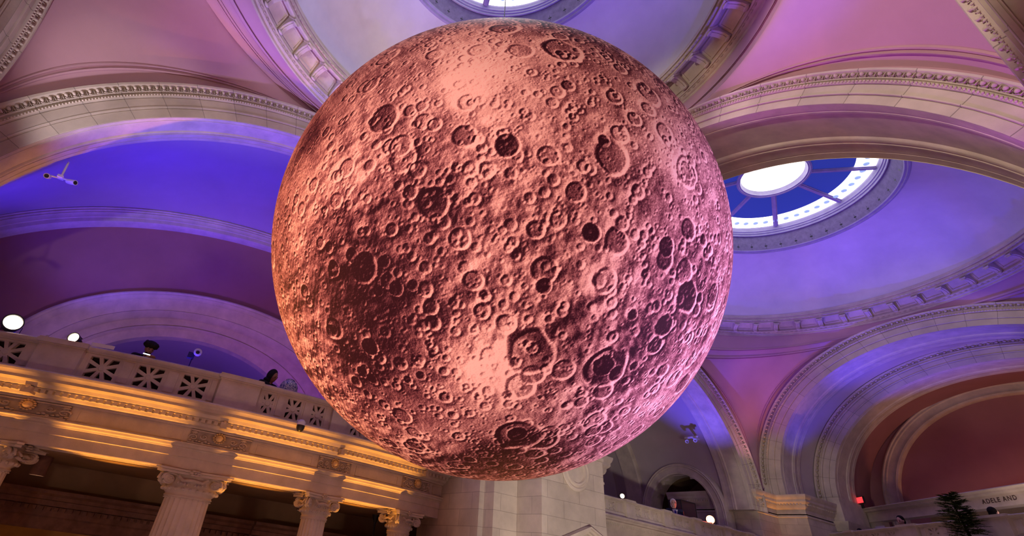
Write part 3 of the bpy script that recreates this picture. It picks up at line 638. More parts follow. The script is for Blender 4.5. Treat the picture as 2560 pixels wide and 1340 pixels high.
def make_column():
    g = thing('ionic_column', 'fluted column', 'column', (0, 0, 0)); R = .305; H = 4.72
    zt = -5.28 + 10
    m = MB(); K = 24; prof = []
    for z, s_ in ((0.35, 1.14), (1.6, 1.12), (3.0, 1.06), (zt - .60, 1.0)):
        row = []
        for q in range(K * 6):
            a = 2 * PI * q / (K * 6); ph = (q % 6) / 6; fl = max(0, math.sin(PI * min(max((ph - .08) / .84, 0), 1))) ** .5 * .075
            row.append((R * s_ * (1 - fl) * math.cos(a), R * s_ * (1 - fl) * math.sin(a), z))
        prof.append(row)
    top = [(R * math.cos(2 * PI * q / (K * 6)), R * math.sin(2 * PI * q / (K * 6)), zt - .55) for q in range(K * 6)]
    m.grid(prof + [top], cv=True); m.build('shaft', STONE, g, smooth=50)
    m = MB(); m.lathe([(R * 1.5, 0), (R * 1.5, .12), (R * 1.38, .12), (R * 1.45, .16), (R * 1.4, .21), (R * 1.22, .24), (R * 1.3, .28), (R * 1.25, .33), (R * 1.14, .35)], lambda x, y, h: (x, y, h), 32); m.build('base', STONE, g, smooth=40)
    m = MB(); m.lathe([(R * 1.0, zt - .57), (R * 1.06, zt - .55), (R * 1.10, zt - .53), (R * 1.06, zt - .51), (R * 1.04, zt - .49), (R * 1.10, zt - .46), (R * 1.22, zt - .42), (R * 1.26, zt - .38), (R * 1.18, zt - .34), (R * 1.12, zt - .30), (R * 1.15, zt - .12), (R * 1.3, zt - .09)], lambda x, y, h: (x, y, h), 40)
    for q in range(24):
        a = 2 * PI * q / 24; m.ell((R * 1.24 * math.cos(a), R * 1.24 * math.sin(a), zt - .40), .03, .03, .042, None, 6, 4); 
        m.ell((R * 1.02 * math.cos(a), R * 1.02 * math.sin(a), zt - .575), .022, .022, .016, None, 6, 3)
    cap = m.build('capital', STONE, g, smooth=50)
    # concave abacus
    m = MB(); pl = []
    for q in range(4):
        a0 = PI / 4 + q * PI / 2
        for i in range(9):
            t = i / 8 - .5; a = a0 + PI / 4
            rr = R * (1.28 + 1.5 * t * t * 1.0); x, y = rr, R * 2.9 * t
            ca, sa = math.cos(a), math.sin(a); pl.append((x * ca - y * sa, x * sa + y * ca))
    m.prism(pl, lambda p, t: (p[0], p[1], zt - .10 + .05 * t)); m.prism(pl, lambda p, t: (p[0] * 1.05, p[1] * 1.05, zt - .045 + .043 * t)); m.build('abacus', STONE, cap)
    for q in range(4):
        a = PI / 4 + q * PI / 2; ca, sa = math.cos(a), math.sin(a); m = MB()
        for side_ in (-.035, .035):
            pts = []; rad = []
            for i in range(34):
                th = PI * .55 - i * .36; rr = .135 * math.exp(-i * .055)
                pts.append((R * 1.62 + rr * math.cos(th), side_ * (1 + (0 if i < 5 else .2)), zt - .24 + rr * math.sin(th))); rad.append(.024 * math.exp(-i * .03))
            pts = [(R * .95, side_, zt - .13)] + pts; rad = [.02] + rad
            m.tube([(x * ca - y * sa, x * sa + y * ca, z) for x, y, z in pts], rad, 6)
        m.lathe([(.001, -.05), (.10, -.045), (.085, 0), (.10, .045), (.001, .05)], lambda x, y, h: ((R * 1.62 + x) * ca - h * sa, (R * 1.62 + x) * sa + h * ca, zt - .24 + y), 14)
        m.ell((R * 1.62, 0, zt - .24), .03, .075, .03, lambda x, y, z: (x * ca - y * sa, x * sa + y * ca, z), 8, 6)
        m.build('volute', STONE, cap, smooth=50)
        b = q * PI / 2; cb, sb = math.cos(b), math.sin(b); m = MB(); fr = lambda x, y, z: (x * cb - y * sb, x * sb + y * cb, z)
        for i in range(6):
            an = i * PI / 3; m.ell((R * 1.42, .05 * math.cos(an), zt - .05 + .05 * math.sin(an)), .03, .035, .025, fr, 6, 4)
        m.ell((R * 1.45, 0, zt - .05), .04, .025, .025, fr, 6, 4)
        for sg in (-1, 1):
            m.tube([fr(R * 1.30, sg * .20, zt - .15), fr(R * 1.42, sg * .13, zt - .23), fr(R * 1.42, sg * .05, zt - .21), fr(R * 1.40, 0, zt - .20)], [.02, .03, .028, .03], 6)
            for i in range(4): m.ell((R * 1.36, sg * (.05 + i * .045), zt - .30 + .01 * i), .03, .018, .03, fr, 6, 4)
        m.build('flower_and_swag', ORN, cap, smooth=50)
    return g
col0 = make_column()
CL = ['cut by the left edge of the picture', 'second from the left, the widest in view', 'third from the left, below the small carved panel', 'rightmost of the colonnade, nearest the bare stone pier']
for i, (y, sx, sy, back) in enumerate(((-5.22, 1.15, 1.62, -.42), (-1.02, 1.15, 1.6, -.42), (2.10, 1.0, 1.02, -.35), (4.80, .97, 1.0, -.35))):
    o = col0 if i == 0 else copy_tree(col0)
    p = RA.fr(y, back, -10); o.location = p; q = RA.fr(y + .01, back, -10); o.rotation_euler = (0, 0, math.atan2(-(q[0] - p[0]), q[1] - p[1])); o.scale = (sx, sy, 1)
    tag(o, 'fluted stone column with gold-lit volute capital, ' + CL[i], 'column', 'fluted columns of the left colonnade')

# portico interior
m = MB(); RA.sweep(m, [(-.70, -5.12), (-.72, -5.12), (-.72, -5.30), (-.9, -5.32), (-1.1, -5.32), (-6.0, -5.32)], -9, 8.2, 40); tag(m.build('ceiling', BROWN), 'dark brown ceiling behind the columns', 'ceiling', kind='structure')
m = MB(); m.box(-12.3, -12, -12, 11, -6.0, -5.0); m.box(-12.3, -12, -12, 11, -10, -9.3); tag(m.build('wall_portico', BROWN), 'dark wall band behind the columns', 'wall', kind='structure')
g = thing('trim_17', 'dark moulded cornice along the wall behind the columns', 'cornice', (-11.9, 0, -6.9), kind='structure')
PX = [(-12.05, -5.98), (-11.5, -5.98), (-11.5, -6.06), (-11.62, -6.12), (-11.66, -6.2), (-11.76, -6.22), (-11.78, -6.34), (-11.86, -6.36), (-11.88, -6.58), (-11.92, -6.62), (-11.92, -6.86), (-11.95, -6.9), (-12.05, -6.9)]
m = MB(); pathp = [(0, -12), (0, 1.55), (.28, 1.55), (.28, 2.6), (.28, 11)]
m.grid(np.array([[(x + dx, y - (0 if dx else 0), z) for x, z in PX] for dx, y in pathp])); m.build('cornice', WOODM, g, smooth=20)
m = MB(); y = -11.5
while y < 10.5:
    dx = .28 if y > 1.55 else 0; m.box(-11.86 + dx, -11.76 + dx, y, y + .09, -6.46, -6.37); y += .17
m.build('dentil_course', WOODM, g)
m = MB(); m.add([(-14.5, -12, -10), (-14.5, 11, -10), (-14.5, 11, -5.9), (-14.5, -12, -5.9)], [(0, 1, 2, 3)]); m.add([(-14.5, -12, -5.95), (-14.5, 11, -5.95), (-12, 11, -5.95), (-12, -12, -5.95)], [(0, 1, 2, 3)])
for y in (-6.6, -2.95, .6): m.box(-12.3, -11.9, y, y + .42, -10, -6.9)
tag(m.build('wall_shop', mat('ochre_plaster', (.62, .40, .14), .8)), 'ochre lit wall at the bottom left behind the columns', 'wall', kind='structure')

# ------------------------------------------------------------------ piers
def chain(mb, pts, prof):
    """sweep (offset,z) along an open plan polyline whose room side is on the right hand"""
    pts = [np.array(p, float) for p in pts]; R = []
    for i, p in enumerate(pts):
        ns = []
        for a, b in ((i - 1, i), (i, i + 1)):
            if a >= 0 and b < len(pts): t = pts[b] - pts[a]; t /= np.linalg.norm(t); ns.append(np.array([t[1], -t[0]]))
        n = ns[0] if len(ns) == 1 else (ns[0] + ns[1]) / (1 + ns[0] @ ns[1])
        R.append([(p[0] + n[0] * o, p[1] + n[1] * o, z) for o, z in prof])
    L = [0]
    for a, b in zip(pts[:-1], pts[1:]): L.append(L[-1] + np.linalg.norm(b - a))
    q = np.array(prof); W = q[:, 1]
    return mb.grid(R, uv=(L, list(W)))
g = thing('wall_pier', 'plain block stone pier below the moon with round medallion and pediment', 'pier', (-4.9, 8, -10), kind='structure')
PB = [(-9.0, 5.95), (-5.80, 5.95), (-5.80, 6.11), (-5.37, 6.11), (-5.37, 6.90), (-4.40, 6.90), (-4.40, 9.23), (-5.6, 9.23), (-5.6, 9.8), (-7.0, 9.8), (-7.0, 12.2), (-7.6, 12.2)]
m = MB(); chain(m, PB, [(0, -10), (0, -2.75)]); m.build('shaft', BLOCK, g)
CORN = lambda zt: [(0, zt - .95), (.03, zt - .93), (.03, zt - .86), (0, zt - .84), (0, zt - .62), (.05, zt - .58), (.08, zt - .52), (.10, zt - .47), (.10, zt - .40), (.16, zt - .36), (.20, zt - .30), (.21, zt - .2), (.25, zt - .14), (.28, zt - .05), (.28, zt), (-.3, zt)]
m = MB(); chain(m, PB[1:], CORN(-2.4)); m.build('cornice', STONE, g, smooth=25)
m = MB(); F = lambda x, y, h: (-4.40 + h, 8.12 + x, -3.80 + y)
m.lathe([(.50, 0), (.52, .04), (.50, .07), (.45, .08), (.42, .05), (.40, .05), (.37, .09), (.32, .09), (.30, .03), (.001, .02)], F, 48); m.build('medallion', STONE, g, smooth=40)
m = MB()
for a, b in (((7.15, -5.62), (8.42, -5.12)), ((9.60, -5.62), (8.42, -5.12))):
    for o, (d0, d1, h0, h1) in enumerate(((0, .22, -.05, 0), (0, .16, -.12, -.05), (0, .08, -.17, -.12))):
        m.hexa([(-4.40 + d, y, z + h) for h in (h0, h1) for (y, z), d in ((a, d0), (b, d0), (b, d1), (a, d1))])
m.fbox(lambda y, z, d: (-4.4 + d, y, z), 7.3, 9.5, -5.85, -5.72, 0, .2); m.build('pediment', STONE, g)
g = thing('wall_pier', 'stone pier with orange-lit cornice where the two right-hand arches meet', 'pier', (-7.4, 24, -10), kind='structure')
PD = [(-12, 23.05), (-7.58, 23.05), (-7.58, 24.72), (-6.33, 24.72), (-6.33, 27.3), (-5.9, 27.3), (-5.9, 29.8)]
m = MB(); chain(m, PD, [(0, -10), (0, -2.5)]); m.build('shaft', BLOCK, g)
m = MB(); m.add([(x, y, -1.71) for x, y in PD[:5]] + [(-12, 27.3, -1.71)], [(0, 1, 2, 3, 4, 5)]); chain(m, PD[:5], CORN(-1.70)); m.build('cornice', STONE, g, smooth=25)
m = MB(); chain(m, PD[4:], [(0, -3.2), (0, -2.9), (.05, -2.86), (.1, -2.7), (.16, -2.55), (.18, -2.45), (-.2, -2.45)]); chain(m, PD[4:], [(0, -2.5), (0, -1.4)]); m.build('inner_cornice', STONE, g, smooth=25)
m = MB(); o = .10
pts = [np.array(p) for p in PD[:5]]
def dents(mb, a, b, z, off):
    a, b = np.array(a, float), np.array(b, float); t = b - a; L = np.linalg.norm(t); t /= L; n = np.array([t[1], -t[0]]); k = int(L / .13)
    for i in range(k):
        q = a + t * (i + .5) * L / k
        mb.hexa([tuple(q + t * s1 + n * d) + (zz,) for zz in (z, z + .07) for s1, d in ((-.035, off), (.035, off), (.035, off + .08), (-.035, off + .08))])
for a, b in zip(PD[:4], PD[1:5]): dents(m, a, b, -2.14, .08)
m.build('dentil_course', STONE, g)

# ------------------------------------------------------------------ bay two side balcony
PEDC = [(13.25, 13.72), (15.5, 15.95), (17.5, 17.95), (19.75, 20.2), (21.6, 22.1)]
STC = [(11.3, 11.65), (11.85, 12.2), (12.4, 12.82), (13.90, 14.30), (14.42, 14.82), (14.94, 15.34), (16.08, 16.46), (16.58, 16.95), (17.03, 17.40), (18.12, 18.5), (18.62, 19.0), (19.12, 19.5), (20.4, 20.8), (20.95, 21.35)]
balustrade(RC, 10.0, 22.9, -3.66, -4.28, STC, PEDC, 'pierced stone balustrade between the bare pier and the right-hand pier', n=20, rail_t=.10)
g = thing('trim_18', 'stone entablature with dentils under the small balcony right of the bare pier', 'entablature', RC.fr(16, 0, -6), kind='structure')
m = MB(); RC.sweep(m, [(-1.5, -4.28), (.34, -4.28), (.36, -4.31), (.34, -4.35), (.28, -4.38), (.27, -4.43), (.14, -4.44), (.12, -4.50), (.07, -4.50), (.07, -4.58), (.03, -4.62), (0, -4.66), (0, -5.0), (.1, -5.02), (.1, -5.08), (.03, -5.12), (0, -5.3), (-.7, -5.3)], 9.3, 23.0, 20); m.build('cornice', STONE, g, smooth=30)
m = MB(); t = 9.4
while t < 22.9: m.fbox(lambda u, v, d: RC.fr(u, d, v), t, t + .07, -4.575, -4.50, .06, .125); t += .125
m.build('dentil_course', STONE, g)
m = MB()
for i in range(18):
    m.ell((13.9 + .12 * i, -4.83 + .05 * math.sin(i * 1.7), .03), .055, .07, .03, lambda u, v, d: RC.fr(u, d, v), 7, 4)
m.build('carved_panel', ORN, g, smooth=50)
m = MB(); m.box(-8.6, -7.75, 9.3, 22.9, -10, -5.6); m.box(-15, -14.8, 9.9, 23.2, -5.5, -2.2); m.box(-15, -8.8, 9.8, 10.86, -5.5, -2.2)
tag(m.build('wall_balcony', STONE), 'walls under and around the small side balcony', 'wall', kind='structure')
m = MB(); m.box(-14.8, -7.8, 10.9, 22.4, -5.6, -5.5); tag(m.build('floor', STONE), 'floor of the small side balcony', 'floor', kind='structure')

# ------------------------------------------------------------------ far balcony at lower right
STD = [(.9, 1.4), (2.3, 2.85), (3.0, 3.55), (3.95, 4.45), (6.02, 6.56), (6.98, 7.52), (9.75, 10.3), (10.5, 11.05)]
balustrade(RD, -.3, 12.5, -3.06, -3.78, STD, [(1.6, 2.1), (4.85, 5.72), (8.5, 9.42), (11.4, 12.2)], 'pierced stone balustrade along the bottom right corner with people behind it', n=20, rail_t=.10)
g = thing('trim_19', 'orange-lit cornice under the far balustrade in the bottom right corner', 'entablature', RD.fr(6, 0, -4.6), kind='structure')
m = MB(); RD.sweep(m, [(-.2, -3.78), (.4, -3.78), (.42, -3.82), (.36, -3.88), (.34, -3.94), (.18, -3.95), (.16, -4.05), (.05, -4.12), (0, -4.5), (.1, -4.55), (0, -4.6), (0, -10)], -.3, 12.5, 20); m.build('cornice', STONE, g, smooth=30)
g = thing('trim_20', 'long stone lintel with incised lettering above the far balcony', 'lintel', RL.fr(4, 0, -2.1), kind='structure')
m = MB(); RL.sweep(m, [(-.5, -1.55), (.24, -1.55), (.26, -1.58), (.22, -1.62), (.16, -1.64), (.15, -1.70), (.10, -1.72), (.02, -1.74), (.02, -1.80), (0, -1.80), (0, -2.10), (.01, -2.14), (-.4, -2.14)], -.1, 13, 20); m.build('beam', STONE, g, smooth=30)
m = MB(); FL = lambda u, v, d: RL.fr(u, d, v)
m.fbox(FL, .25, 1.15, -4.4, -2.14, -.4, -.03); m.fbox(FL, 11.5, 12.3, -4.4, -2.14, -.4, -.03); m.build('post', STONE, g)
tc = bpy.data.curves.new('lettering', 'FONT'); tc.body = 'ADELE AND'; tc.size = .22; tc.extrude = .006; tc.space_character = 1.25; tc.align_x = 'LEFT'
to = bpy.data.objects.new('incised_lettering', tc); COL.objects.link(to); tc.materials.append(mat('letter_shadow_paint', (.10, .07, .06), .8))
p = RL.fr(6.90, .012, -1.985); to.parent = g; q = WL[g]; to.location = (p[0] - q[0], p[1] - q[1], p[2] - q[2]); to.rotation_euler = (PI / 2, 0, math.atan2(_e[1], _e[0]))
m = MB(); RL.sweep(m, [(-2.6, -4.4), (-2.6, -1.2)], -2, 14, 4); tag(m.build('wall_lobby', mat('olive_plaster', (.42, .33, .14), .8)), 'olive brown wall behind the people on the far balcony', 'wall', kind='structure')
m = MB(); RD.sweep(m, [(-.1, -4.8), (-6.5, -4.8)], -.3, 14, 4); tag(m.build('floor', STONE), 'floor of the far balcony', 'floor', kind='structure')

# ------------------------------------------------------------------ floors and enclosing walls
m = MB(); m.box(-15, 8.4, -12, 34, -10.1, -10); tag(m.build('floor', BLOCK), 'stone floor of the hall', 'floor', kind='structure')
m = MB(); m.box(8.2, 8.4, -12, 34, -10, 5); tag(m.build('wall_right', STONE), 'right-hand wall of the hall, behind the viewer', 'wall', kind='structure')
m = MB(); m.box(-6, 8.2, -12.2, -12, -10, 7); tag(m.build('wall_behind', STONE), 'wall behind the viewer', 'wall', kind='structure')
m = MB(); RA.sweep(m, [(-.3, -4.55), (-1.3, -4.55)], -8.8, 8.2, 30); m.box(-19, -8.4, -10, 9, -4.65, -4.55); tag(m.build('floor', STONE), 'floor of the balcony above the colonnade', 'floor', kind='structure')
m = MB(); m.box(-12.0, -6.3, -9.7, -9.5, -10, -2.8); m.box(-12.3, -8.5, 7.7, 7.9, -4.15, -2.6); tag(m.build('wall_side', STONE), 'end walls of the left balcony', 'wall', kind='structure')

# ------------------------------------------------------------------ the moon balloon: a printed sphere, craters computed as a relief print
MC = np.array((0.721, 1.137, -2.231)); MR = 3.247; MS = .9834
NL = """804,-524,-281,36,3;554,-818,-154,55,0;593,-761,-263,40,0;656,-742,-137,23,0;636,-745,-198,15,0;678,-704,-211,26,0;619,-706,-345,28,0;585,-702,-406,23,0;626,-642,-444,52,1;420,-862,-283,31,0;525,-817,-239,19,0;608,-792,-46,20,0;776,-616,-135,18,0;733,-629,-258,39,0;723,-593,-355,21,0;680,-626,-381,14,2;507,-704,-497,22,0;614,-624,-483,17,0;584,-616,-528,19,0;438,-756,-487,15,0;364,-853,-374,27,0;907,-397,140,72,1;967,-253,-38,28,0;931,-248,-267,57,0;935,-281,-218,20,2;862,-327,-386,34,0;892,-326,-312,23,0;993,-68,-95,39,0;991,-130,-27,31,0;978,-184,-100,30,0;890,-438,-127,20,0;916,-398,-45,22,0;841,-252,-478,31,3;774,-392,-497,26,1;930,73,-361,37,1;898,-5,-440,31,2;961,-226,-159,17,0;821,-406,-402,17,0;919,-160,-361,15,0;955,-130,-265,18,0;972,97,-213,24,0;886,-378,-268,15,0;855,-509,-100,15,0;872,-478,-101,15,0;445,-630,-637,25,2;393,-665,-635,19,3;490,-600,-632,19,2;497,-538,-681,25,1;430,-560,-709,15,0;259,-604,-754,32,3;509,-454,-731,15,0;617,-482,-622,29,0;589,-425,-687,24,0;158,-700,-696,18,2;258,-698,-668,16,0;278,-781,-559,25,2;313,-519,-795,23,1;340,-457,-822,17,2;161,-577,-801,25,3;178,-547,-818,21,3;418,-467,-780,16,2;430,-492,-757,14,0;617,-438,-654,17,0;294,-475,-830,16,2;122,-339,-933,33,0;58,-292,-955,36,0;245,-241,-939,22,0;742,-332,-583,36,0;720,-315,-619,21,3;794,-181,-580,22,0;709,-238,-664,18,0;602,-249,-759,75,1;610,-256,-750,21,0;589,-188,-786,20,0;658,-19,-752,69,1;662,-26,-749,35,2;725,-60,-686,20,0;556,-16,-831,24,0;839,156,-522,52,2;783,106,-613,37,2;779,-32,-626,18,3;848,-47,-528,17,1;810,37,-585,19,1;762,-97,-641,16,0;375,-109,-921,78,1;378,-112,-919,36,2;512,89,-854,37,0;472,124,-873,33,0;424,175,-889,34,0;656,27,-754,26,2;685,75,-725,17,2;647,80,-759,16,0;815,233,-530,21,0;788,192,-586,18,0;751,-167,-639,15,0;793,-249,-556,14,0;672,-409,-617,17,0;663,-372,-650,15,0;610,-357,-707,27,0;406,-417,-813,17,0;451,-687,-570,22,2;364,-760,-538,25,2;907,60,-418,19,0;792,-380,-479,13,0;717,-414,-561,15,0;662,-510,-549,15,0"""
NA = """350,-728,-589,191,-5;436,-641,-632,139,-3;197,-574,-795,139,-6;379,-535,-755,122,-2;467,-832,-299,104,3;212,-977,-16,95,-5;779,-627,6,191,8;724,-684,-93,104,5;835,-245,-492,78,-3;829,215,-517,122,-4;885,-38,-464,87,-2;768,83,-635,104,-3;515,-295,-805,95,7;497,-369,-786,104,4;170,-47,-984,130,-5;663,-14,-748,122,-2;646,147,-749,104,-2;627,-648,-431,122,-2;552,-819,-154,104,-2;681,-698,-221,104,-2;694,-233,-681,156,-2;604,-253,-756,122,-2;847,-133,-515,104,3;774,-233,-588,87,3;996,-82,-46,156,3;990,41,-137,104,3;212,-926,-311,104,3;131,-898,-419,87,3;325,-372,-869,139,2;375,-98,-922,104,-3;434,157,-887,139,-2;809,-515,-283,104,3"""
def moon():
    n = 500; rng = np.random.default_rng(11)
    Rv = np.array((.518, .847, .119)); Uv = np.array((.398, -.361, .843)); Fv = np.array((-.758, .389, .524))
    W3 = -Fv * 1.0; ax = [W3, -W3, Rv, -Rv, Uv, -Uv]
    ce = [tuple(int(q) for q in s_.split(',')) for s_ in NL.split(';')]
    C = []
    for x, y, z, rr, k in ce: C.append((np.array((x, y, z)) / 1000., rr / 1000., k))
    big = np.array([c[0] for c in C]); br = np.array([c[1] for c in C])
    def rand(nn, r0, r1, p, k=0):
        for _ in range(nn):
            d = rng.normal(size=3); d /= np.linalg.norm(d); t = rng.random(); rr = (r0 ** -p + t * (r1 ** -p - r0 ** -p)) ** (-1 / p)
            C.append((d, rr, k))
    C2 = list(C); C = []
    rand(380, .022, .055, 1.9); rand(9500, .0062, .022, 2.0); rnd = C
    C = []; rand(12000, .0035, .0065, 1.5); tiny = C
    allc = [c for c in rnd if c[1] > .02] + C2 + [c for c in rnd if c[1] <= .02] + tiny
    al = [tuple(int(q) for q in s_.split(',')) for s_ in NA.split(';')]
    g = np.linspace(-PI / 4, PI / 4, n + 1); tg = np.tan(g)
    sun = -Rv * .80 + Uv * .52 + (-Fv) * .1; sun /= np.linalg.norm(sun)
    VV = []; FF = []; PR = []
    D = np.array([c[0] for c in allc]); RR = np.array([c[1] for c in allc])
    # octaves of smooth noise by random plane waves
    def noise(P, freq, k, seed):
        r_ = np.random.default_rng(seed); o = 0
        for _ in range(k):
            d = r_.normal(size=3); d *= freq * (.6 + .8 * r_.random()) / np.linalg.norm(d); o = o + np.sin(P @ d + r_.random() * 6.28)
        return o / math.sqrt(k)
    for fi, a in enumerate(ax):
        b = ax[2] if fi < 2 else (ax[4] if fi < 4 else ax[0]); c = np.cross(a, b); c /= np.linalg.norm(c); b = np.cross(c, a); a = a / np.linalg.norm(a); b /= np.linalg.norm(b)
        X, Y = np.meshgrid(tg, tg, indexing='ij'); P = a + X[..., None] * b + Y[..., None] * c; P /= np.linalg.norm(P, axis=2, keepdims=True)
        h = np.zeros(P.shape[:2], np.float32); alb = np.zeros_like(h)
        warp = noise(P, 26, 5, 3) * .055 + noise(P, 70, 5, 4) * .05
        rg = np.clip(1 + .8 * noise(P, 11, 6, 31), .15, 2.4); h += .0016 * noise(P, 26, 8, 5) + rg * (.0010 * noise(P, 60, 9, 6) + .00050 * noise(P, 140, 12, 7) + .00026 * noise(P, 270, 14, 8))
        rimn = np.clip(1 + .55 * noise(P, 48, 8, 41), .1, 2)
        da = D @ a; ok = np.where(da > .45)[0]
        for i in ok:
            d = D[i]; rr = RR[i]; k = allc[i][2]; u_ = math.atan2(d @ b, d @ a); v_ = math.atan2(d @ c, d @ a)
            e = rr * 2.1 * 1.5
            i0 = np.searchsorted(g, u_ - e); i1 = np.searchsorted(g, u_ + e); j0 = np.searchsorted(g, v_ - e); j1 = np.searchsorted(g, v_ + e)
            if i1 - i0 < 2 or j1 - j0 < 2: continue
            w_ = P[i0:i1, j0:j1]; q = np.linalg.norm(w_ - d, axis=2) / rr
            q = q * (1 + warp[i0:i1, j0:j1] * (1.6 if rr > .02 else .6))
            m = q < 2.2
            dep = .15 * rr if rr < .02 else .003 + .055 * (rr - .02)
            # bowl with flat floor, raised rim, ejecta falloff
            fl = min(.80, .15 + rr * 22)
            bowl = np.clip((q - fl) / (1 - fl), 0, 1); bowl = bowl * bowl * (3 - 2 * bowl)
            prof = np.where(q < 1, -dep * (1 - bowl) + dep * .50 * bowl * rimn[i0:i1, j0:j1], dep * .50 * rimn[i0:i1, j0:j1] * np.clip(1 - (q - 1) / .7, 0, 1) ** 2)
            if rr > .02:    # larger craters wipe out what lay beneath their floor
                keep = np.clip((q - .70) / .35, .30, 1); h[i0:i1, j0:j1] *= np.where(q < 1.05, keep, 1)
            pk = dep * .5 * np.exp(-(q / .13) ** 2) if rr > .024 and (i % 2 == 0 or k == 3) else 0
            h[i0:i1, j0:j1] += np.where(m, prof + pk, 0)
            if k: alb[i0:i1, j0:j1] -= np.where(q < .92, (.13, .26, .42)[k - 1] * np.clip((.95 - q) * 8, 0, 1), 0)
            elif rr > .012 and i % 3 == 0: alb[i0:i1, j0:j1] -= np.where(q < .8, .06, 0)
            alb[i0:i1, j0:j1] += (.06 if rr < .012 else .09) * np.exp(-((q - 1.0) / .09) ** 2)
            if k == 0 and rr > .02 and i % 2: alb[i0:i1, j0:j1] -= np.where(q < .85, .07, 0)
        for x, y, z, rr, k in al:
            d = np.array((x, y, z)) / 1000.; q = np.linalg.norm(P - d, axis=2) / (rr / 1000.) * (1 + .5 * noise(P, 9, 5, 9) * .5 + .16 * noise(P, 28, 5, 10))
            alb += k * .042 * np.exp(-np.maximum(q, 0) ** 2 * .9)
        alb += .035 * noise(P, 7, 6, 12) + .032 * noise(P, 17, 6, 13) + .030 * noise(P, 45, 9, 14) + .022 * noise(P, 130, 12, 15)
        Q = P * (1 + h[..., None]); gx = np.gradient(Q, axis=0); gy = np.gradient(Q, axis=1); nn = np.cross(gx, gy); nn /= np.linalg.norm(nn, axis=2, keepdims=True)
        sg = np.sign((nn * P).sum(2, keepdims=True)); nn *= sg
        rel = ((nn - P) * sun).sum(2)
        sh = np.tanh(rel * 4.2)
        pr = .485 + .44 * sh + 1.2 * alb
        base = len(VV) * 0 + fi * (n + 1) ** 2
        VV.append(P.reshape(-1, 3)); PR.append(pr.reshape(-1))
        I = np.arange(n)[:, None] * (n + 1) + np.arange(n)[None]; I = I.reshape(-1) + base
        FF.append(np.stack([I, I + n + 1, I + n + 2, I + 1], 1))
    V = np.concatenate(VV) * np.array((MS, MS, 1)) * MR; Fq = np.concatenate(FF); PR = np.clip(np.concatenate(PR), 0, 1)
    me = bpy.data.meshes.new('balloon'); me.vertices.add(len(V)); me.vertices.foreach_set('co', V.astype(np.float32).ravel())
    me.loops.add(Fq.size); me.loops.foreach_set('vertex_index', Fq.astype(np.int32).ravel())
    me.polygons.add(len(Fq)); me.polygons.foreach_set('loop_start', np.arange(0, Fq.size, 4, dtype=np.int32))
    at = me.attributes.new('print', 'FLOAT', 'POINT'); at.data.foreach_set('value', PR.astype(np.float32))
    me.update(calc_edges=True); me.shade_smooth()
    return me
def moon_mat():
    m, nt, b = newmat('printed_moon_fabric'); L = nt.links.new
    at = N(nt, 'ShaderNodeAttribute', attribute_name='print'); tc = N(nt, 'ShaderNodeTexCoord')
    # fine printed grain, embossed: difference of two noise look-ups
    ns = []
    for off in (0, .012):
        mp = N(nt, 'ShaderNodeVectorMath', operation='ADD'); mp.inputs[1].default_value = (-off * .5, -off * .8, off * .4); L(tc.outputs['Object'], mp.inputs[0])
        n = N(nt, 'ShaderNodeTexNoise'); n.inputs['Scale'].default_value = 30; n.inputs['Detail'].default_value = 5; n.inputs['Roughness'].default_value = .75; L(mp.outputs[0], n.inputs['Vector']); ns.append(n)
    sb = N(nt, 'ShaderNodeMath', operation='SUBTRACT'); L(ns[1].outputs['Fac'], sb.inputs[0]); L(ns[0].outputs['Fac'], sb.inputs[1])
    ml = N(nt, 'ShaderNodeMath', operation='MULTIPLY'); ml.inputs[1].default_value = 1.0; L(sb.outputs[0], ml.inputs[0])
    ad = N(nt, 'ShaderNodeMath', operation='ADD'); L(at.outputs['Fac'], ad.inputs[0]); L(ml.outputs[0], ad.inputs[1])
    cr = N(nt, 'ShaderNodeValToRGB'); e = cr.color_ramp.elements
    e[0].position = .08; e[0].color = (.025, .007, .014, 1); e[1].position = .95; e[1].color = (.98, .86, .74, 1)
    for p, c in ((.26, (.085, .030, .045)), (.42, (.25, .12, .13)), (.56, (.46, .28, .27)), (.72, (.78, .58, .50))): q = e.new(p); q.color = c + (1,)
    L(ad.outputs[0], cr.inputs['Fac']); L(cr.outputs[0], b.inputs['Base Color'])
    b.inputs['Roughness'].default_value = .75; b.inputs['Specular IOR Level'].default_value = .1
    mt = N(nt, 'ShaderNodeVectorMath', operation='MULTIPLY'); mt.inputs[1].default_value = (1, .42, .36); L(cr.outputs[0], mt.inputs[0]); L(mt.outputs[0], b.inputs['Emission Color']); b.inputs['Emission Strength'].default_value = .12
    return m
g = thing('moon_balloon', 'huge glowing pink-orange moon balloon hanging under the central dome', 'moon balloon', tuple(MC - np.array((0, 0, MR))))
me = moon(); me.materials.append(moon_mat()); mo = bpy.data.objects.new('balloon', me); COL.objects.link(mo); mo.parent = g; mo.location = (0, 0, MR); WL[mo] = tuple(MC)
m = MB(); x, y, z = MC + np.array((0, 0, MR)); m.tube([(x, y, z - .02), (x - .04, y, 9.9)], .012, 6); m.lathe([(.001, z + .05), (.10, z + .04), (.16, z - .03)], lambda a, b, h: (x + a, y + b, h), 16); m.build('suspension_cable', METAL, g)

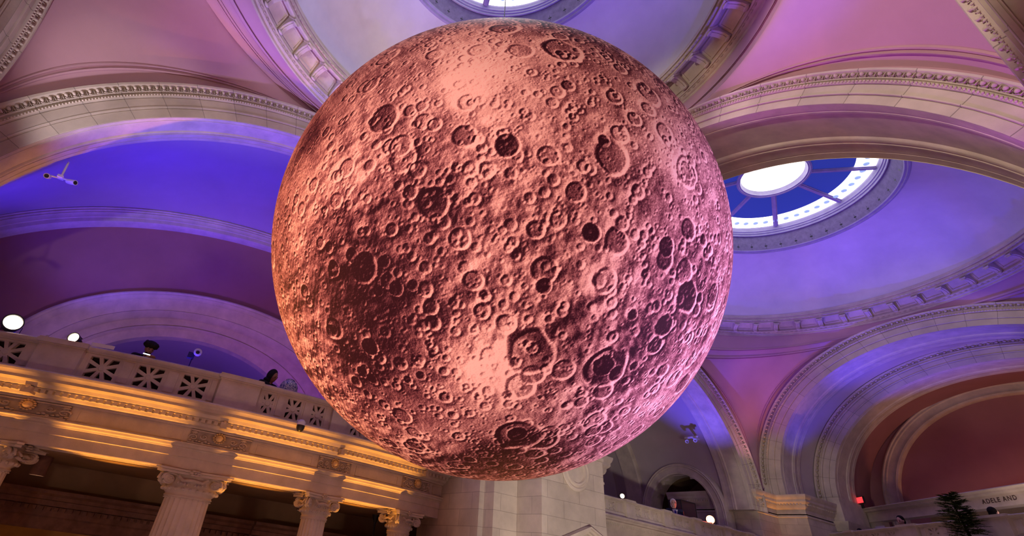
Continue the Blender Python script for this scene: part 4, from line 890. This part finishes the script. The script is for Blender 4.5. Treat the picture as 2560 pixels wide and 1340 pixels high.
# ------------------------------------------------------------------ people
SKIN = mat('skin', (.34, .17, .11), .6, .05, 8); SKIN2 = mat('pale_skin', (.62, .38, .30), .6, .05, 8)
HAIRB = mat('black_hair', (.012, .009, .008), .7, .3, 40); HAIRW = mat('white_hair', (.65, .62, .60), .7, .1, 40)
CLOB = mat('black_cloth', (.018, .016, .022), .9, .2, 12); CLON = mat('navy_suit_cloth', (.02, .025, .06), .8, .15, 12); SHIRT = mat('white_shirt_cloth', (.75, .75, .8), .8, .05, 12)
TIE = mat('blue_tie_cloth', (.05, .06, .35), .6, .1, 20)
def remesh(o, v):
    md = o.modifiers.new('remesh', 'REMESH'); md.mode = 'VOXEL'; md.voxel_size = v; md.use_smooth_shade = True
    sm = o.modifiers.new('smooth', 'SMOOTH'); sm.factor = .5; sm.iterations = 2
def capsule(m, a, b, ra, rb, k=10):
    a, b = Vector(a), Vector(b); pts = []; rad = []; n = (b - a).normalized()
    for t in (-1, -.7, -.3): pts.append(a + n * ra * t); rad.append(ra * math.sqrt(max(1 - t * t, .01)))
    pts += [a, b]; rad += [ra, rb]
    for t in (.3, .7, 1): pts.append(b + n * rb * t); rad.append(rb * math.sqrt(max(1 - t * t, .01)))
    m.tube(pts, rad, k)
def person(label, loc, rotz, skin, hair, cloth, lean=0, head=(0, 0), hands=None, hairstyle='short', shirt=None, scale=1.0, beard=False, hood=False, group=None):
    g = thing('person', label, 'person', loc, rotz=rotz, group=group); g.scale = (scale,) * 3
    la = math.radians(lean); piv = Vector((0, 0, .95))
    def L_(p): p = Vector(p) - piv; return Vector((p.x * math.cos(la) + p.z * math.sin(la), p.y, -p.x * math.sin(la) + p.z * math.cos(la))) + piv
    neck = L_((0, 0, 1.47)); hp, hy = math.radians(head[0]), math.radians(head[1])
    def H_(p):
        x, y, z = p; x, z = x * math.cos(hp) + z * math.sin(hp), -x * math.sin(hp) + z * math.cos(hp); x, y = x * math.cos(hy) - y * math.sin(hy), x * math.sin(hy) + y * math.cos(hy)
        return (neck.x + x, neck.y + y, neck.z + z)
    hands = hands or [(.35, -.18, 1.05), (.35, .18, 1.05)]
    sh = [L_((0, s_ * .185, 1.40)) for s_ in (-1, 1)]
    bd = MB(); cl = MB(); tr = MB()
    bd.ell((0.015, 0, .155), .098, .076, .118, lambda a, b, c: H_((a, b, c)), 16, 12); bd.ell((.045, 0, .085), .06, .052, .055, lambda a, b, c: H_((a, b, c)), 12, 8)
    bd.ell((.115, 0, .135), .024, .016, .028, lambda a, b, c: H_((a, b, c)), 8, 6); bd.ell((.10, 0, .095), .022, .026, .010, lambda a, b, c: H_((a, b, c)), 8, 6)
    for s_ in (-1, 1): bd.ell((.0, s_ * .078, .14), .022, .012, .034, lambda a, b, c: H_((a, b, c)), 8, 6); bd.ell((.088, s_ * .032, .172), .02, .026, .012, lambda a, b, c: H_((a, b, c)), 8, 5)
    capsule(bd, neck - Vector((0, 0, .08)), H_((0, 0, .08)), .06, .055)
    capsule(bd, L_((0, 0, 1.0)), L_((0, 0, 1.32)), .12, .135)
    capsule(cl, L_((0, -.05, .98)), L_((0, -.07, 1.30)), .13, .135, 14); capsule(cl, L_((0, .05, .98)), L_((0, .07, 1.30)), .13, .135, 14); capsule(cl, sh[0], sh[1], .085, .085)
    capsule(cl, L_((0, 0, 1.35)), L_((0, 0, 1.45)), .10, .068)
    for i, s_ in enumerate((-1, 1)):
        h = Vector(hands[i]); a = sh[i]; mid = (a + h) / 2; d = (h - a).length; q = math.sqrt(max(.30 ** 2 - (min(d, .58) / 2) ** 2, 0.0004)); el = mid + Vector((-.25, s_ * .45, -1)).normalized() * q
        capsule(bd, a, el, .048, .042); capsule(bd, el, h, .040, .028)
        capsule(cl, a, el, .068, .058); capsule(cl, el, h + (el - h).normalized() * .05, .056, .046)
        dr = (h - el).normalized(); dn = Vector((0, 0, 1)); sd = dr.cross(dn).normalized()
        capsule(bd, h, h + dr * .05 + sd * .012, .032, .034); capsule(bd, h + sd * -.012, h + dr * .05 - sd * .012, .03, .032)
        for k, ln in enumerate((.062, .072, .068, .052)):
            st = h + dr * .065 + sd * (.030 - .020 * k); m1 = st + dr * ln * .55 - dn * .012; capsule(bd, st, m1, .0105, .0095, 6); capsule(bd, m1, m1 + dr * ln * .35 - dn * .028, .0095, .008, 6)
        th = h + dr * .02 - Vector((0, s_, 0)) * .028; capsule(bd, th, th + dr * .045 - Vector((0, s_, 0)) * .025, .013, .010, 6)
    for s_ in (-1, 1):
        capsule(bd, (0, s_ * .09, .90), (.01, s_ * .10, .50), .08, .055); capsule(bd, (.01, s_ * .10, .50), (-.01, s_ * .10, .08), .052, .036); capsule(bd, (-.03, s_ * .10, .04), (.14, s_ * .11, .03), .04, .032)
        capsule(tr, (0, s_ * .085, .95), (.01, s_ * .10, .50), .105, .075); capsule(tr, (.01, s_ * .10, .50), (-.01, s_ * .10, .10), .072, .062)
    b = bd.build('body', skin, g, raw=True, smooth=60); remesh(b, .010)
    c = cl.build('jacket', cloth, g, raw=True, smooth=60); remesh(c, .014)
    t = tr.build('trousers', cloth, g, raw=True, smooth=60); remesh(t, .016)
    for s_ in (-1, 1):
        ey_ = MB(); ey_.ell((.100, s_ * .031, .158), .012, .016, .009, lambda a, b, c: H_((a, b, c)), 8, 5); ey_.ell((.103, s_ * .031, .183), .008, .022, .005, lambda a, b, c: H_((a, b, c)), 8, 4); ey_.build('eye', HAIRB, g, raw=True)
    hm = MB(); Hf = lambda a, b_, c_: H_((a, b_, c_))
    if hairstyle == 'afro':
        hm.ell((-.02, 0, .235), .135, .135, .095, Hf, 16, 10)
        for i in range(26): q = random.random() * 6.28; r_ = .115; hm.ell((-.02 + r_ * math.cos(q), r_ * math.sin(q), .21 + random.random() * .07), .04, .04, .04, Hf, 7, 5)
    elif hairstyle == 'hood': hm.ell((-.035, 0, .165), .115, .115, .15, Hf, 16, 10); hm.ell((-.05, 0, .03), .11, .12, .08, Hf, 12, 8)
    else:
        hm.ell((-.028, 0, .195), .106, .092, .108, Hf, 16, 10); hm.ell((-.05, 0, .12), .07, .088, .10, Hf, 14, 8)
    if beard: hm.ell((.055, 0, .065), .055, .058, .055, Hf, 12, 8)
    hh = hm.build('hood' if hairstyle == 'hood' else 'hair', cloth if hairstyle == 'hood' else hair, g, raw=True, smooth=60); remesh(hh, .010)
    if shirt:
        m = MB(); m.prism([(-.075, 1.44), (.075, 1.44), (0, 1.12)], lambda p, q: tuple(L_((.118 + .03 * q, p[0], p[1])))); m.build('shirt', SHIRT, g, raw=True)
        m = MB(); m.prism([(-.02, 1.42), (.02, 1.42), (.032, 1.16), (0, 1.12), (-.032, 1.16)], lambda p, q: tuple(L_((.145 + .012 * q, p[0], p[1])))); m.build('tie', TIE, g, raw=True)
    return g
ra = lambda x: math.radians(x)
person('person in black with bushy hair leaning on the left balustrade over a lit phone', (-8.45, -3.13, -4.55), ra(12), SKIN, HAIRB, CLOB, lean=38, head=(18, 5), hands=[(.62, -.02, 1.27), (.62, .10, 1.27)], hairstyle='afro', beard=True, scale=1.25)
m = MB(); m.box(-7.66, -7.58, -3.10, -2.94, -2.92, -2.91)
g = thing('phone', 'phone with bright screen in the hands of the bushy-haired person', 'phone', (-7.62, -3.02, -2.92)); m.build('case', METAL, g)
m = MB(); m.box(-7.655, -7.585, -3.095, -2.945, -2.909, -2.906); m.box(-7.578, -7.575, -3.10, -2.94, -2.93, -2.905); m.build('screen', PHONE, g)
person('person in a black hood looking down beside the blue-and-white jar', (-8.15, .05, -4.55), ra(30), SKIN, HAIRB, CLOB, lean=8, head=(22, 10), hands=[(.36, -.04, 1.10), (.36, .10, 1.10)], hairstyle='hood', scale=1.28)
person('white-haired person in a navy suit and blue tie at the small side balcony', (-8.0, 17.5, -5.3), ra(-46), SKIN2, HAIRW, CLON, head=(2, 0), hands=[(.2, -.2, .95), (.2, .2, .95)], shirt=True, scale=1.34)
def onD(s_, o, z): p = RD.fr(s_, o, z); return p
person('person in a dark short-sleeved top behind the far balustrade, left of the evergreen', onD(4.15, -.6, -4.8), ra(-115), SKIN2, HAIRB, CLOB, lean=6, head=(18, 10), hands=[(.34, -.06, 1.12), (.34, .08, 1.12)], scale=1.27)
person('person low in the shade beside the white notice at the far balcony', onD(1.45, -.7, -4.8), ra(-100), SKIN, HAIRB, CLOB, lean=18, head=(20, 0), scale=1.12)
person('dark-haired person just right of the evergreen on the far balcony', onD(6.95, -.8, -4.8), ra(-150), SKIN2, HAIRB, CLOB, lean=4, head=(5, 30), scale=1.27)
person('person with black hair seen from behind on the far balcony, rightmost in view', onD(7.98, -.75, -4.8), ra(60), SKIN2, HAIRB, CLOB, lean=0, scale=1.24)

# ------------------------------------------------------------------ objects on the rails
def frame_of(loc, d):
    d = Vector(d).normalized(); a = d.cross(Vector((0, 0, 1))).normalized(); b = a.cross(d); L0 = Vector(loc)
    return lambda x, y, h: tuple(L0 + a * x + b * y + d * h)
def lamp(label, loc, d, r_, ln, lens, col, power, ang, base_z, real=None):
    g = thing('spotlight', label, 'spotlight', (loc[0], loc[1], base_z)); F = frame_of(loc, d)
    m = MB(); m.lathe([(.001, -ln), (r_ * .6, -ln), (r_ * .8, -ln * .8), (r_, -ln * .35), (r_, 0), (r_ * 1.06, .0), (r_ * 1.06, .03), (r_ * .93, .03), (r_ * .90, -.01)], F, 24)
    for q in range(8): a = q * PI / 4; m.fbox(lambda u, v, d_, a=a: F(u * math.cos(a) - v * math.sin(a), u * math.sin(a) + v * math.cos(a), d_), r_ * .7, r_ * .98, -.008, .008, -ln * .8, -ln * .4)
    m.build('housing', METAL, g, smooth=40)
    m = MB(); m.lathe([(.001, .018), (r_ * .5, .014), (r_ * .9, 0)], F, 24); m.build('lens', lens, g, smooth=60)
    m = MB()
    for sg in (-1, 1): m.tube([F(sg * r_ * 1.1, 0, -ln * .45), F(sg * r_ * 1.1, -r_ * 1.0, -ln * .45), (loc[0] + (F(sg * r_ * .5, 0, 0)[0] - loc[0]), loc[1] + (F(sg * r_ * .5, 0, 0)[1] - loc[1]), base_z + .03)], .010, 5)
    m.lathe([(.001, base_z + .004), (.06, base_z + .004), (.06, base_z + .028), (.001, base_z + .028)], lambda x, y, h: (loc[0] + x, loc[1] + y, h), 12); m.build('yoke', METAL, g)
    if power:
        p = F(0, 0, .06); l = spot('lamp_light', p, tuple(Vector(p) + Vector(real or d)), col, power, ang, .7, r_ * .6)
    return g
lamp('large round stage lamp glowing at the far left end of the balustrade', (-8.62, -6.0, -2.74), (.95, .25, .18), .205, .30, LAMPW, ORA, 550, 50, -3.0, real=(9.3, 7.1, 1.0))
lamp('smaller round stage lamp glowing on the balustrade left of the bushy-haired person', (-8.20, -4.66, -2.83), (.9, -.28, .02), .125, .26, LAMPW, ORA, 500, 50, -2.98, real=(8.9, 5.8, .2))
lamp('small round lamp on the rail of the side balcony, close to the bare pier', (-7.25, 13.45, -3.50), (.8, -.6, -.1), .085, .16, LAMPW, WARM, 15, 60, -3.62)
lamp('red glowing round lamp on the side balcony rail, beside the right-hand pier', (-7.40, 18.95, -3.52), (.55, -.85, -.1), .17, .2, LAMPR, (1, .1, .03), 120, 100, -3.66, real=(.2, -.9, .3))
g = thing('floor_lamp_stand', 'thin dark stand with a pale light head inside the blue opening', 'light stand', (-9.3, -2.0, -4.55))
m = MB(); m.tube([(-9.3, -2.0, -4.55), (-9.28, -1.98, -2.25)], [.022, .016], 8); 
for q in range(3): a = q * 2.1; m.tube([(-9.3, -2.0, -3.6), (-9.3 + .45 * math.cos(a), -2.0 + .45 * math.sin(a), -4.54)], .012, 5)
m.build('pole', METAL, g)
m = MB(); m.box(-9.38, -9.22, -2.12, -1.94, -2.26, -2.10); m.lathe([(.001, 0), (.07, .0), (.085, .12), (.001, .12)], lambda x, y, h: (-9.20 + h, -1.90 + x, -2.10 + y), 14); m.build('head', METAL, g, smooth=40)
m = MB(); m.lathe([(.085, .10), (.11, .12), (.11, .15), (.06, .155), (.05, .12)], lambda x, y, h: (-9.20 + h, -1.90 + x, -2.10 + y), 16); m.build('reflector', WHITEM, g, smooth=40)
g = thing('sign_card', 'white card lying on the left balustrade beside the smaller stage lamp', 'card', (-7.95, -3.98, -3.0)); 
m = MB(); F = lambda u, v, d: RA.fr(u, d, v); m.fbox(F, -4.20, -3.70, -2.975, -2.885, .10, .108); m.build('sheet', PAPER, g)
g = thing('leaflet', 'small white leaflet standing on the balustrade between the two stage lamps', 'leaflet', RA.fr(-5.3, 0, -3.0)); m = MB(); m.hexa([RA.fr(a, b, z) for z, k in ((-2.98, 0), (-2.88, .09)) for a, b in ((-5.30 + k, .0), (-5.27 + k, .0), (-5.27 + k, .02), (-5.30 + k, .02))]); m.build('sheet', PAPER, g)
# porcelain jar
def jar_mat():
    m, nt, b = newmat('blue_white_porcelain'); L = nt.links.new; tc = N(nt, 'ShaderNodeTexCoord')
    n = N(nt, 'ShaderNodeTexNoise'); n.inputs['Scale'].default_value = 9; n.inputs['Detail'].default_value = 3; n.inputs['Distortion'].default_value = 2.2; L(tc.outputs['Object'], n.inputs['Vector'])
    cr = N(nt, 'ShaderNodeValToRGB'); cr.color_ramp.interpolation = 'CONSTANT'; e = cr.color_ramp.elements; e[0].color = (.70, .72, .78, 1); e[1].position = .47; e[1].color = (.03, .05, .30, 1); q = e.new(.56); q.color = (.65, .68, .76, 1); q = e.new(.66); q.color = (.05, .07, .34, 1)
    L(n.outputs['Fac'], cr.inputs['Fac']); L(cr.outputs[0], b.inputs['Base Color']); b.inputs['Roughness'].default_value = .2; return m
g = thing('porcelain_jar', 'round blue-and-white porcelain jar behind the left balustrade near the moon', 'jar', (-8.0, .66, -4.55))
m = MB(); m.lathe([(.001, -4.55), (.16, -4.55), (.15, -4.2), (.14, -3.6), (.18, -3.2), (.235, -2.95), (.262, -2.78), (.25, -2.64), (.20, -2.54), (.13, -2.50), (.12, -2.49)], lambda x, y, h: (-8.0 + x, .66 + y, h), 32); m.build('body', jar_mat(), g, smooth=60)
m = MB(); m.lathe([(.12, -2.50), (.13, -2.47), (.10, -2.45), (.001, -2.44)], lambda x, y, h: (-8.0 + x, .66 + y, h), 24); m.build('lid', jar_mat(), g, smooth=50)
# cameras
def cctv(label, loc, arm_to, d):
    g = thing('security_camera', label, 'security camera', loc); m = MB(); m.tube([arm_to, (arm_to[0] * .3 + loc[0] * .7, arm_to[1] * .3 + loc[1] * .7, arm_to[2]), (loc[0], loc[1], loc[2] + .12)], .022, 8); m.build('arm', WHITEM, g)
    F = lambda x, y, h: (loc[0] + x, loc[1] + y, loc[2] + h)
    m = MB(); m.lathe([(.001, .13), (.05, .13), (.095, .08), (.10, .0)], F, 20); m.build('cap', WHITEM, g, smooth=50)
    m = MB(); m.lathe([(.10, .0), (.098, -.06), (.075, -.12), (.04, -.15), (.001, -.16)], F, 20); m.build('dome', METAL, g, smooth=50)
cctv('black and white domed security camera on the cornice edge below the pierced panels', (-6.13, .78, -3.98), (-6.32, .72, -3.86), 0)
g = thing('security_camera', 'pair of white bullet cameras on a bracket at the top left against the blue vault', 'security camera', (-7.2, -6.5, .5))
m = MB(); m.box(-7.26, -7.10, -6.52, -6.40, .60, .66); m.tube([(-7.2, -6.46, .62), (-7.22, -6.52, 1.15)], .025, 8); m.tube([(-7.2, -6.66, .58), (-7.2, -6.20, .66)], .02, 8); m.build('bracket', WHITEM, g)
for y, dd in ((-6.68, (.85, .1, -.45)), (-6.22, (.6, .7, -.2))):
    F = frame_of((-7.16, y, .52 + (.08 if y > -6.4 else 0)), dd); m = MB(); m.lathe([(.001, -.12), (.055, -.12), (.065, 0), (.065, .16), (.05, .16)], F, 16); o = m.build('camera_body', WHITEM, g, smooth=50)
    m = MB(); m.lathe([(.05, .155), (.001, .15)], F, 16); m.build('camera_lens', METAL, o)
g = thing('track_light', 'small white bar with two spot heads on the purple vault wall', 'track light', (-9.25, 21.5, .5)); m = MB(); m.box(-9.62, -8.92, 21.5, 21.58, .56, .63); m.box(-9.33, -9.2, 21.55, 22.4, .58, .66); m.build('bar', WHITEM, g)
for x in (-9.5, -9.05):
    F = frame_of((x, 21.5, .42), (.3, -.8, -.5)); m = MB(); m.tube([(x, 21.54, .56), (x, 21.5, .44)], .012, 5); m.lathe([(.001, -.10), (.07, -.10), (.09, .08), (.06, .06)], F, 14); m.build('spot_head', WHITEM, g, smooth=50)
# portico lights
for (x, y, z, zt, lb) in ((-10, -4.22, -5.76, -5.32, 'cylinder downlight glowing between the first two columns'), (-10, 2.50, -5.56, -5.32, 'cylinder downlight glowing left of the third column')):
    g = thing('ceiling_light', lb, 'downlight', (x, y, z)); F = lambda a, b, h: (x + a, y + b, h)
    m = MB(); m.lathe([(.17, z), (.17, zt), (.001, zt)], F, 24); m.lathe([(.17, z), (.15, z), (.15, z + .03)], F, 24); m.build('housing', WOODM, g, smooth=40)
    m = MB(); m.lathe([(.15, z + .012), (.001, z + .012)], F, 24); m.build('lens', LAMPO, g)
g = thing('pendant_rod', 'black conical ceiling rose with a thin hanging rod beside the fourth column', 'pendant', (-10, 4.95, -7)); m = MB(); F = lambda a, b, h: (-10 + a, 4.95 + b, h)
m.lathe([(.001, -5.32), (.13, -5.32), (.10, -5.40), (.04, -5.55), (.03, -5.6)], F, 16); m.build('ceiling_rose', METAL, g, smooth=40); m = MB(); m.tube([(-10, 4.95, -5.5), (-10, 4.95, -7.6)], .028, 8); m.build('rod', METAL, g)
# glass case beside the suited man
GL, nt, b = newmat('smoky_glass'); b.inputs['Base Color'].default_value = (.5, .35, .4, 1); b.inputs['Transmission Weight'].default_value = .9; b.inputs['Roughness'].default_value = .1
g = thing('display_case', 'tall glass display case to the right of the person in the navy suit', 'display case', (-8.55, 18.9, -5.5)); m = MB()
for a in ((-8.85, -8.83, 18.4, 19.4), (-8.27, -8.25, 18.4, 19.4), (-8.85, -8.25, 18.4, 18.42), (-8.85, -8.25, 19.38, 19.4)): m.box(*a, -5.4, -2.86)
m.build('glass', GL, g); m = MB()
for a, b_ in ((-8.86, 18.39), (-8.27, 18.39), (-8.86, 19.37), (-8.27, 19.37)): m.box(a, a + .03, b_, b_ + .03, -5.5, -2.86)
m.box(-8.86, -8.24, 18.39, 19.4, -2.86, -2.82); m.box(-8.86, -8.24, 18.39, 19.4, -5.5, -5.4); m.build('metal_frame', METAL, g)
# exit sign and emergency lamp on the far side
g = thing('exit_sign', 'small glowing red exit sign above the lintel at lower right', 'exit sign', RL.fr(.7, .3, -1.3)); F = lambda u, v, d: RL.fr(u, d, v)
m = MB(); m.fbox(F, .42, .98, -1.35, -1.03, .22, .30); m.fbox(F, .6, .8, -1.56, -1.35, .23, .28); m.build('housing', METAL, g); m = MB(); m.fbox(F, .45, .95, -1.32, -1.06, .30, .305); o = m.build('red_panel', EXITM, g)
m = MB(); m.ell((.28, -1.46, .26), .13, .06, .06, F, 10, 6); g = thing('emergency_light', 'small white emergency lamp left of the red exit sign', 'emergency light', RL.fr(.28, .26, -1.55)); m.build('housing', WHITEM, g, smooth=50); m = MB(); m.fbox(F, .22, .34, -1.56, -1.48, .2, .28); m.build('foot', WHITEM, g)
g = thing('notice_board', 'white notice board on a stand left of the post on the far balcony', 'sign', RD.fr(2.2, -.9, -4.8)); F = lambda u, v, d: RD.fr(u, d, v)
m = MB(); m.fbox(F, 1.95, 2.50, -3.22, -2.76, -.95, -.92); m.build('sheet', PAPER, g); m = MB(); m.fbox(F, 2.2, 2.24, -4.8, -2.75, -.99, -.95); m.fbox(F, 2.0, 2.45, -4.8, -4.77, -1.1, -.8); m.build('stand', METAL, g)
# evergreen
EV = mat('evergreen_needles', (.045, .075, .022), .8, .4, 8); BARK = mat('bark', (.06, .035, .02), .9, .3, 12)
ex, ey, _ = RD.fr(9.05, 1.1, 0)
g = thing('evergreen_tree', 'tall dark green evergreen rising in front of the far balustrade', 'tree', (ex, ey, -10)); m = MB(); m.tube([(ex + .1, ey - .05, -9.9), (ex, ey, -4), (ex - .12, ey, -2.6)], [.10, .05, .012], 8); m.build('trunk', BARK, g)
m = MB(); rr = random.Random(5); V = []; Fc = []
for i in range(900):
    t = rr.random() ** .8; z = -2.58 - 3.4 * t; a = rr.random() * 6.28; ln = (.20 + .72 * t ** .6) * (.7 + .5 * rr.random()); bx, by = ex - .12 * (1 - t), ey
    p0 = Vector((bx, by, z)); p1 = p0 + Vector((math.cos(a) * ln, math.sin(a) * ln, .10 - .18 * t + .1 * rr.random()))
    for k in range(14):
        q = p0.lerp(p1, .15 + .85 * k / 15) + Vector((0, 0, -.06 * (k / 15) ** 2)); b = a + (1 if k % 2 else -1) * (.5 + .4 * rr.random()); l2 = .17 * (1 - .4 * k / 15)
        d = Vector((math.cos(b), math.sin(b), .25 * (rr.random() - .3))) * l2; n = Vector((-math.sin(b), math.cos(b), .6 * (rr.random() - .5))) * .018; i0 = len(V)
        V += [q - n, q + n, q + d + n * .4, q + d - n * .4]; Fc.append((i0, i0 + 1, i0 + 2, i0 + 3))
m.add(V, Fc); m.build('foliage', EV, g)
m = MB(); m.lathe([(.001, -10), (.30, -10), (.38, -9.45), (.40, -9.4), (.36, -9.4), (.001, -9.5)], lambda x, y, h: (ex + x, ey + y, h), 24); m.build('pot', METAL, g, smooth=40)

# ------------------------------------------------------------------ lift everything so the hall floor is at zero
for o in bpy.data.objects:
    if o.parent is None: o.location.z += UP
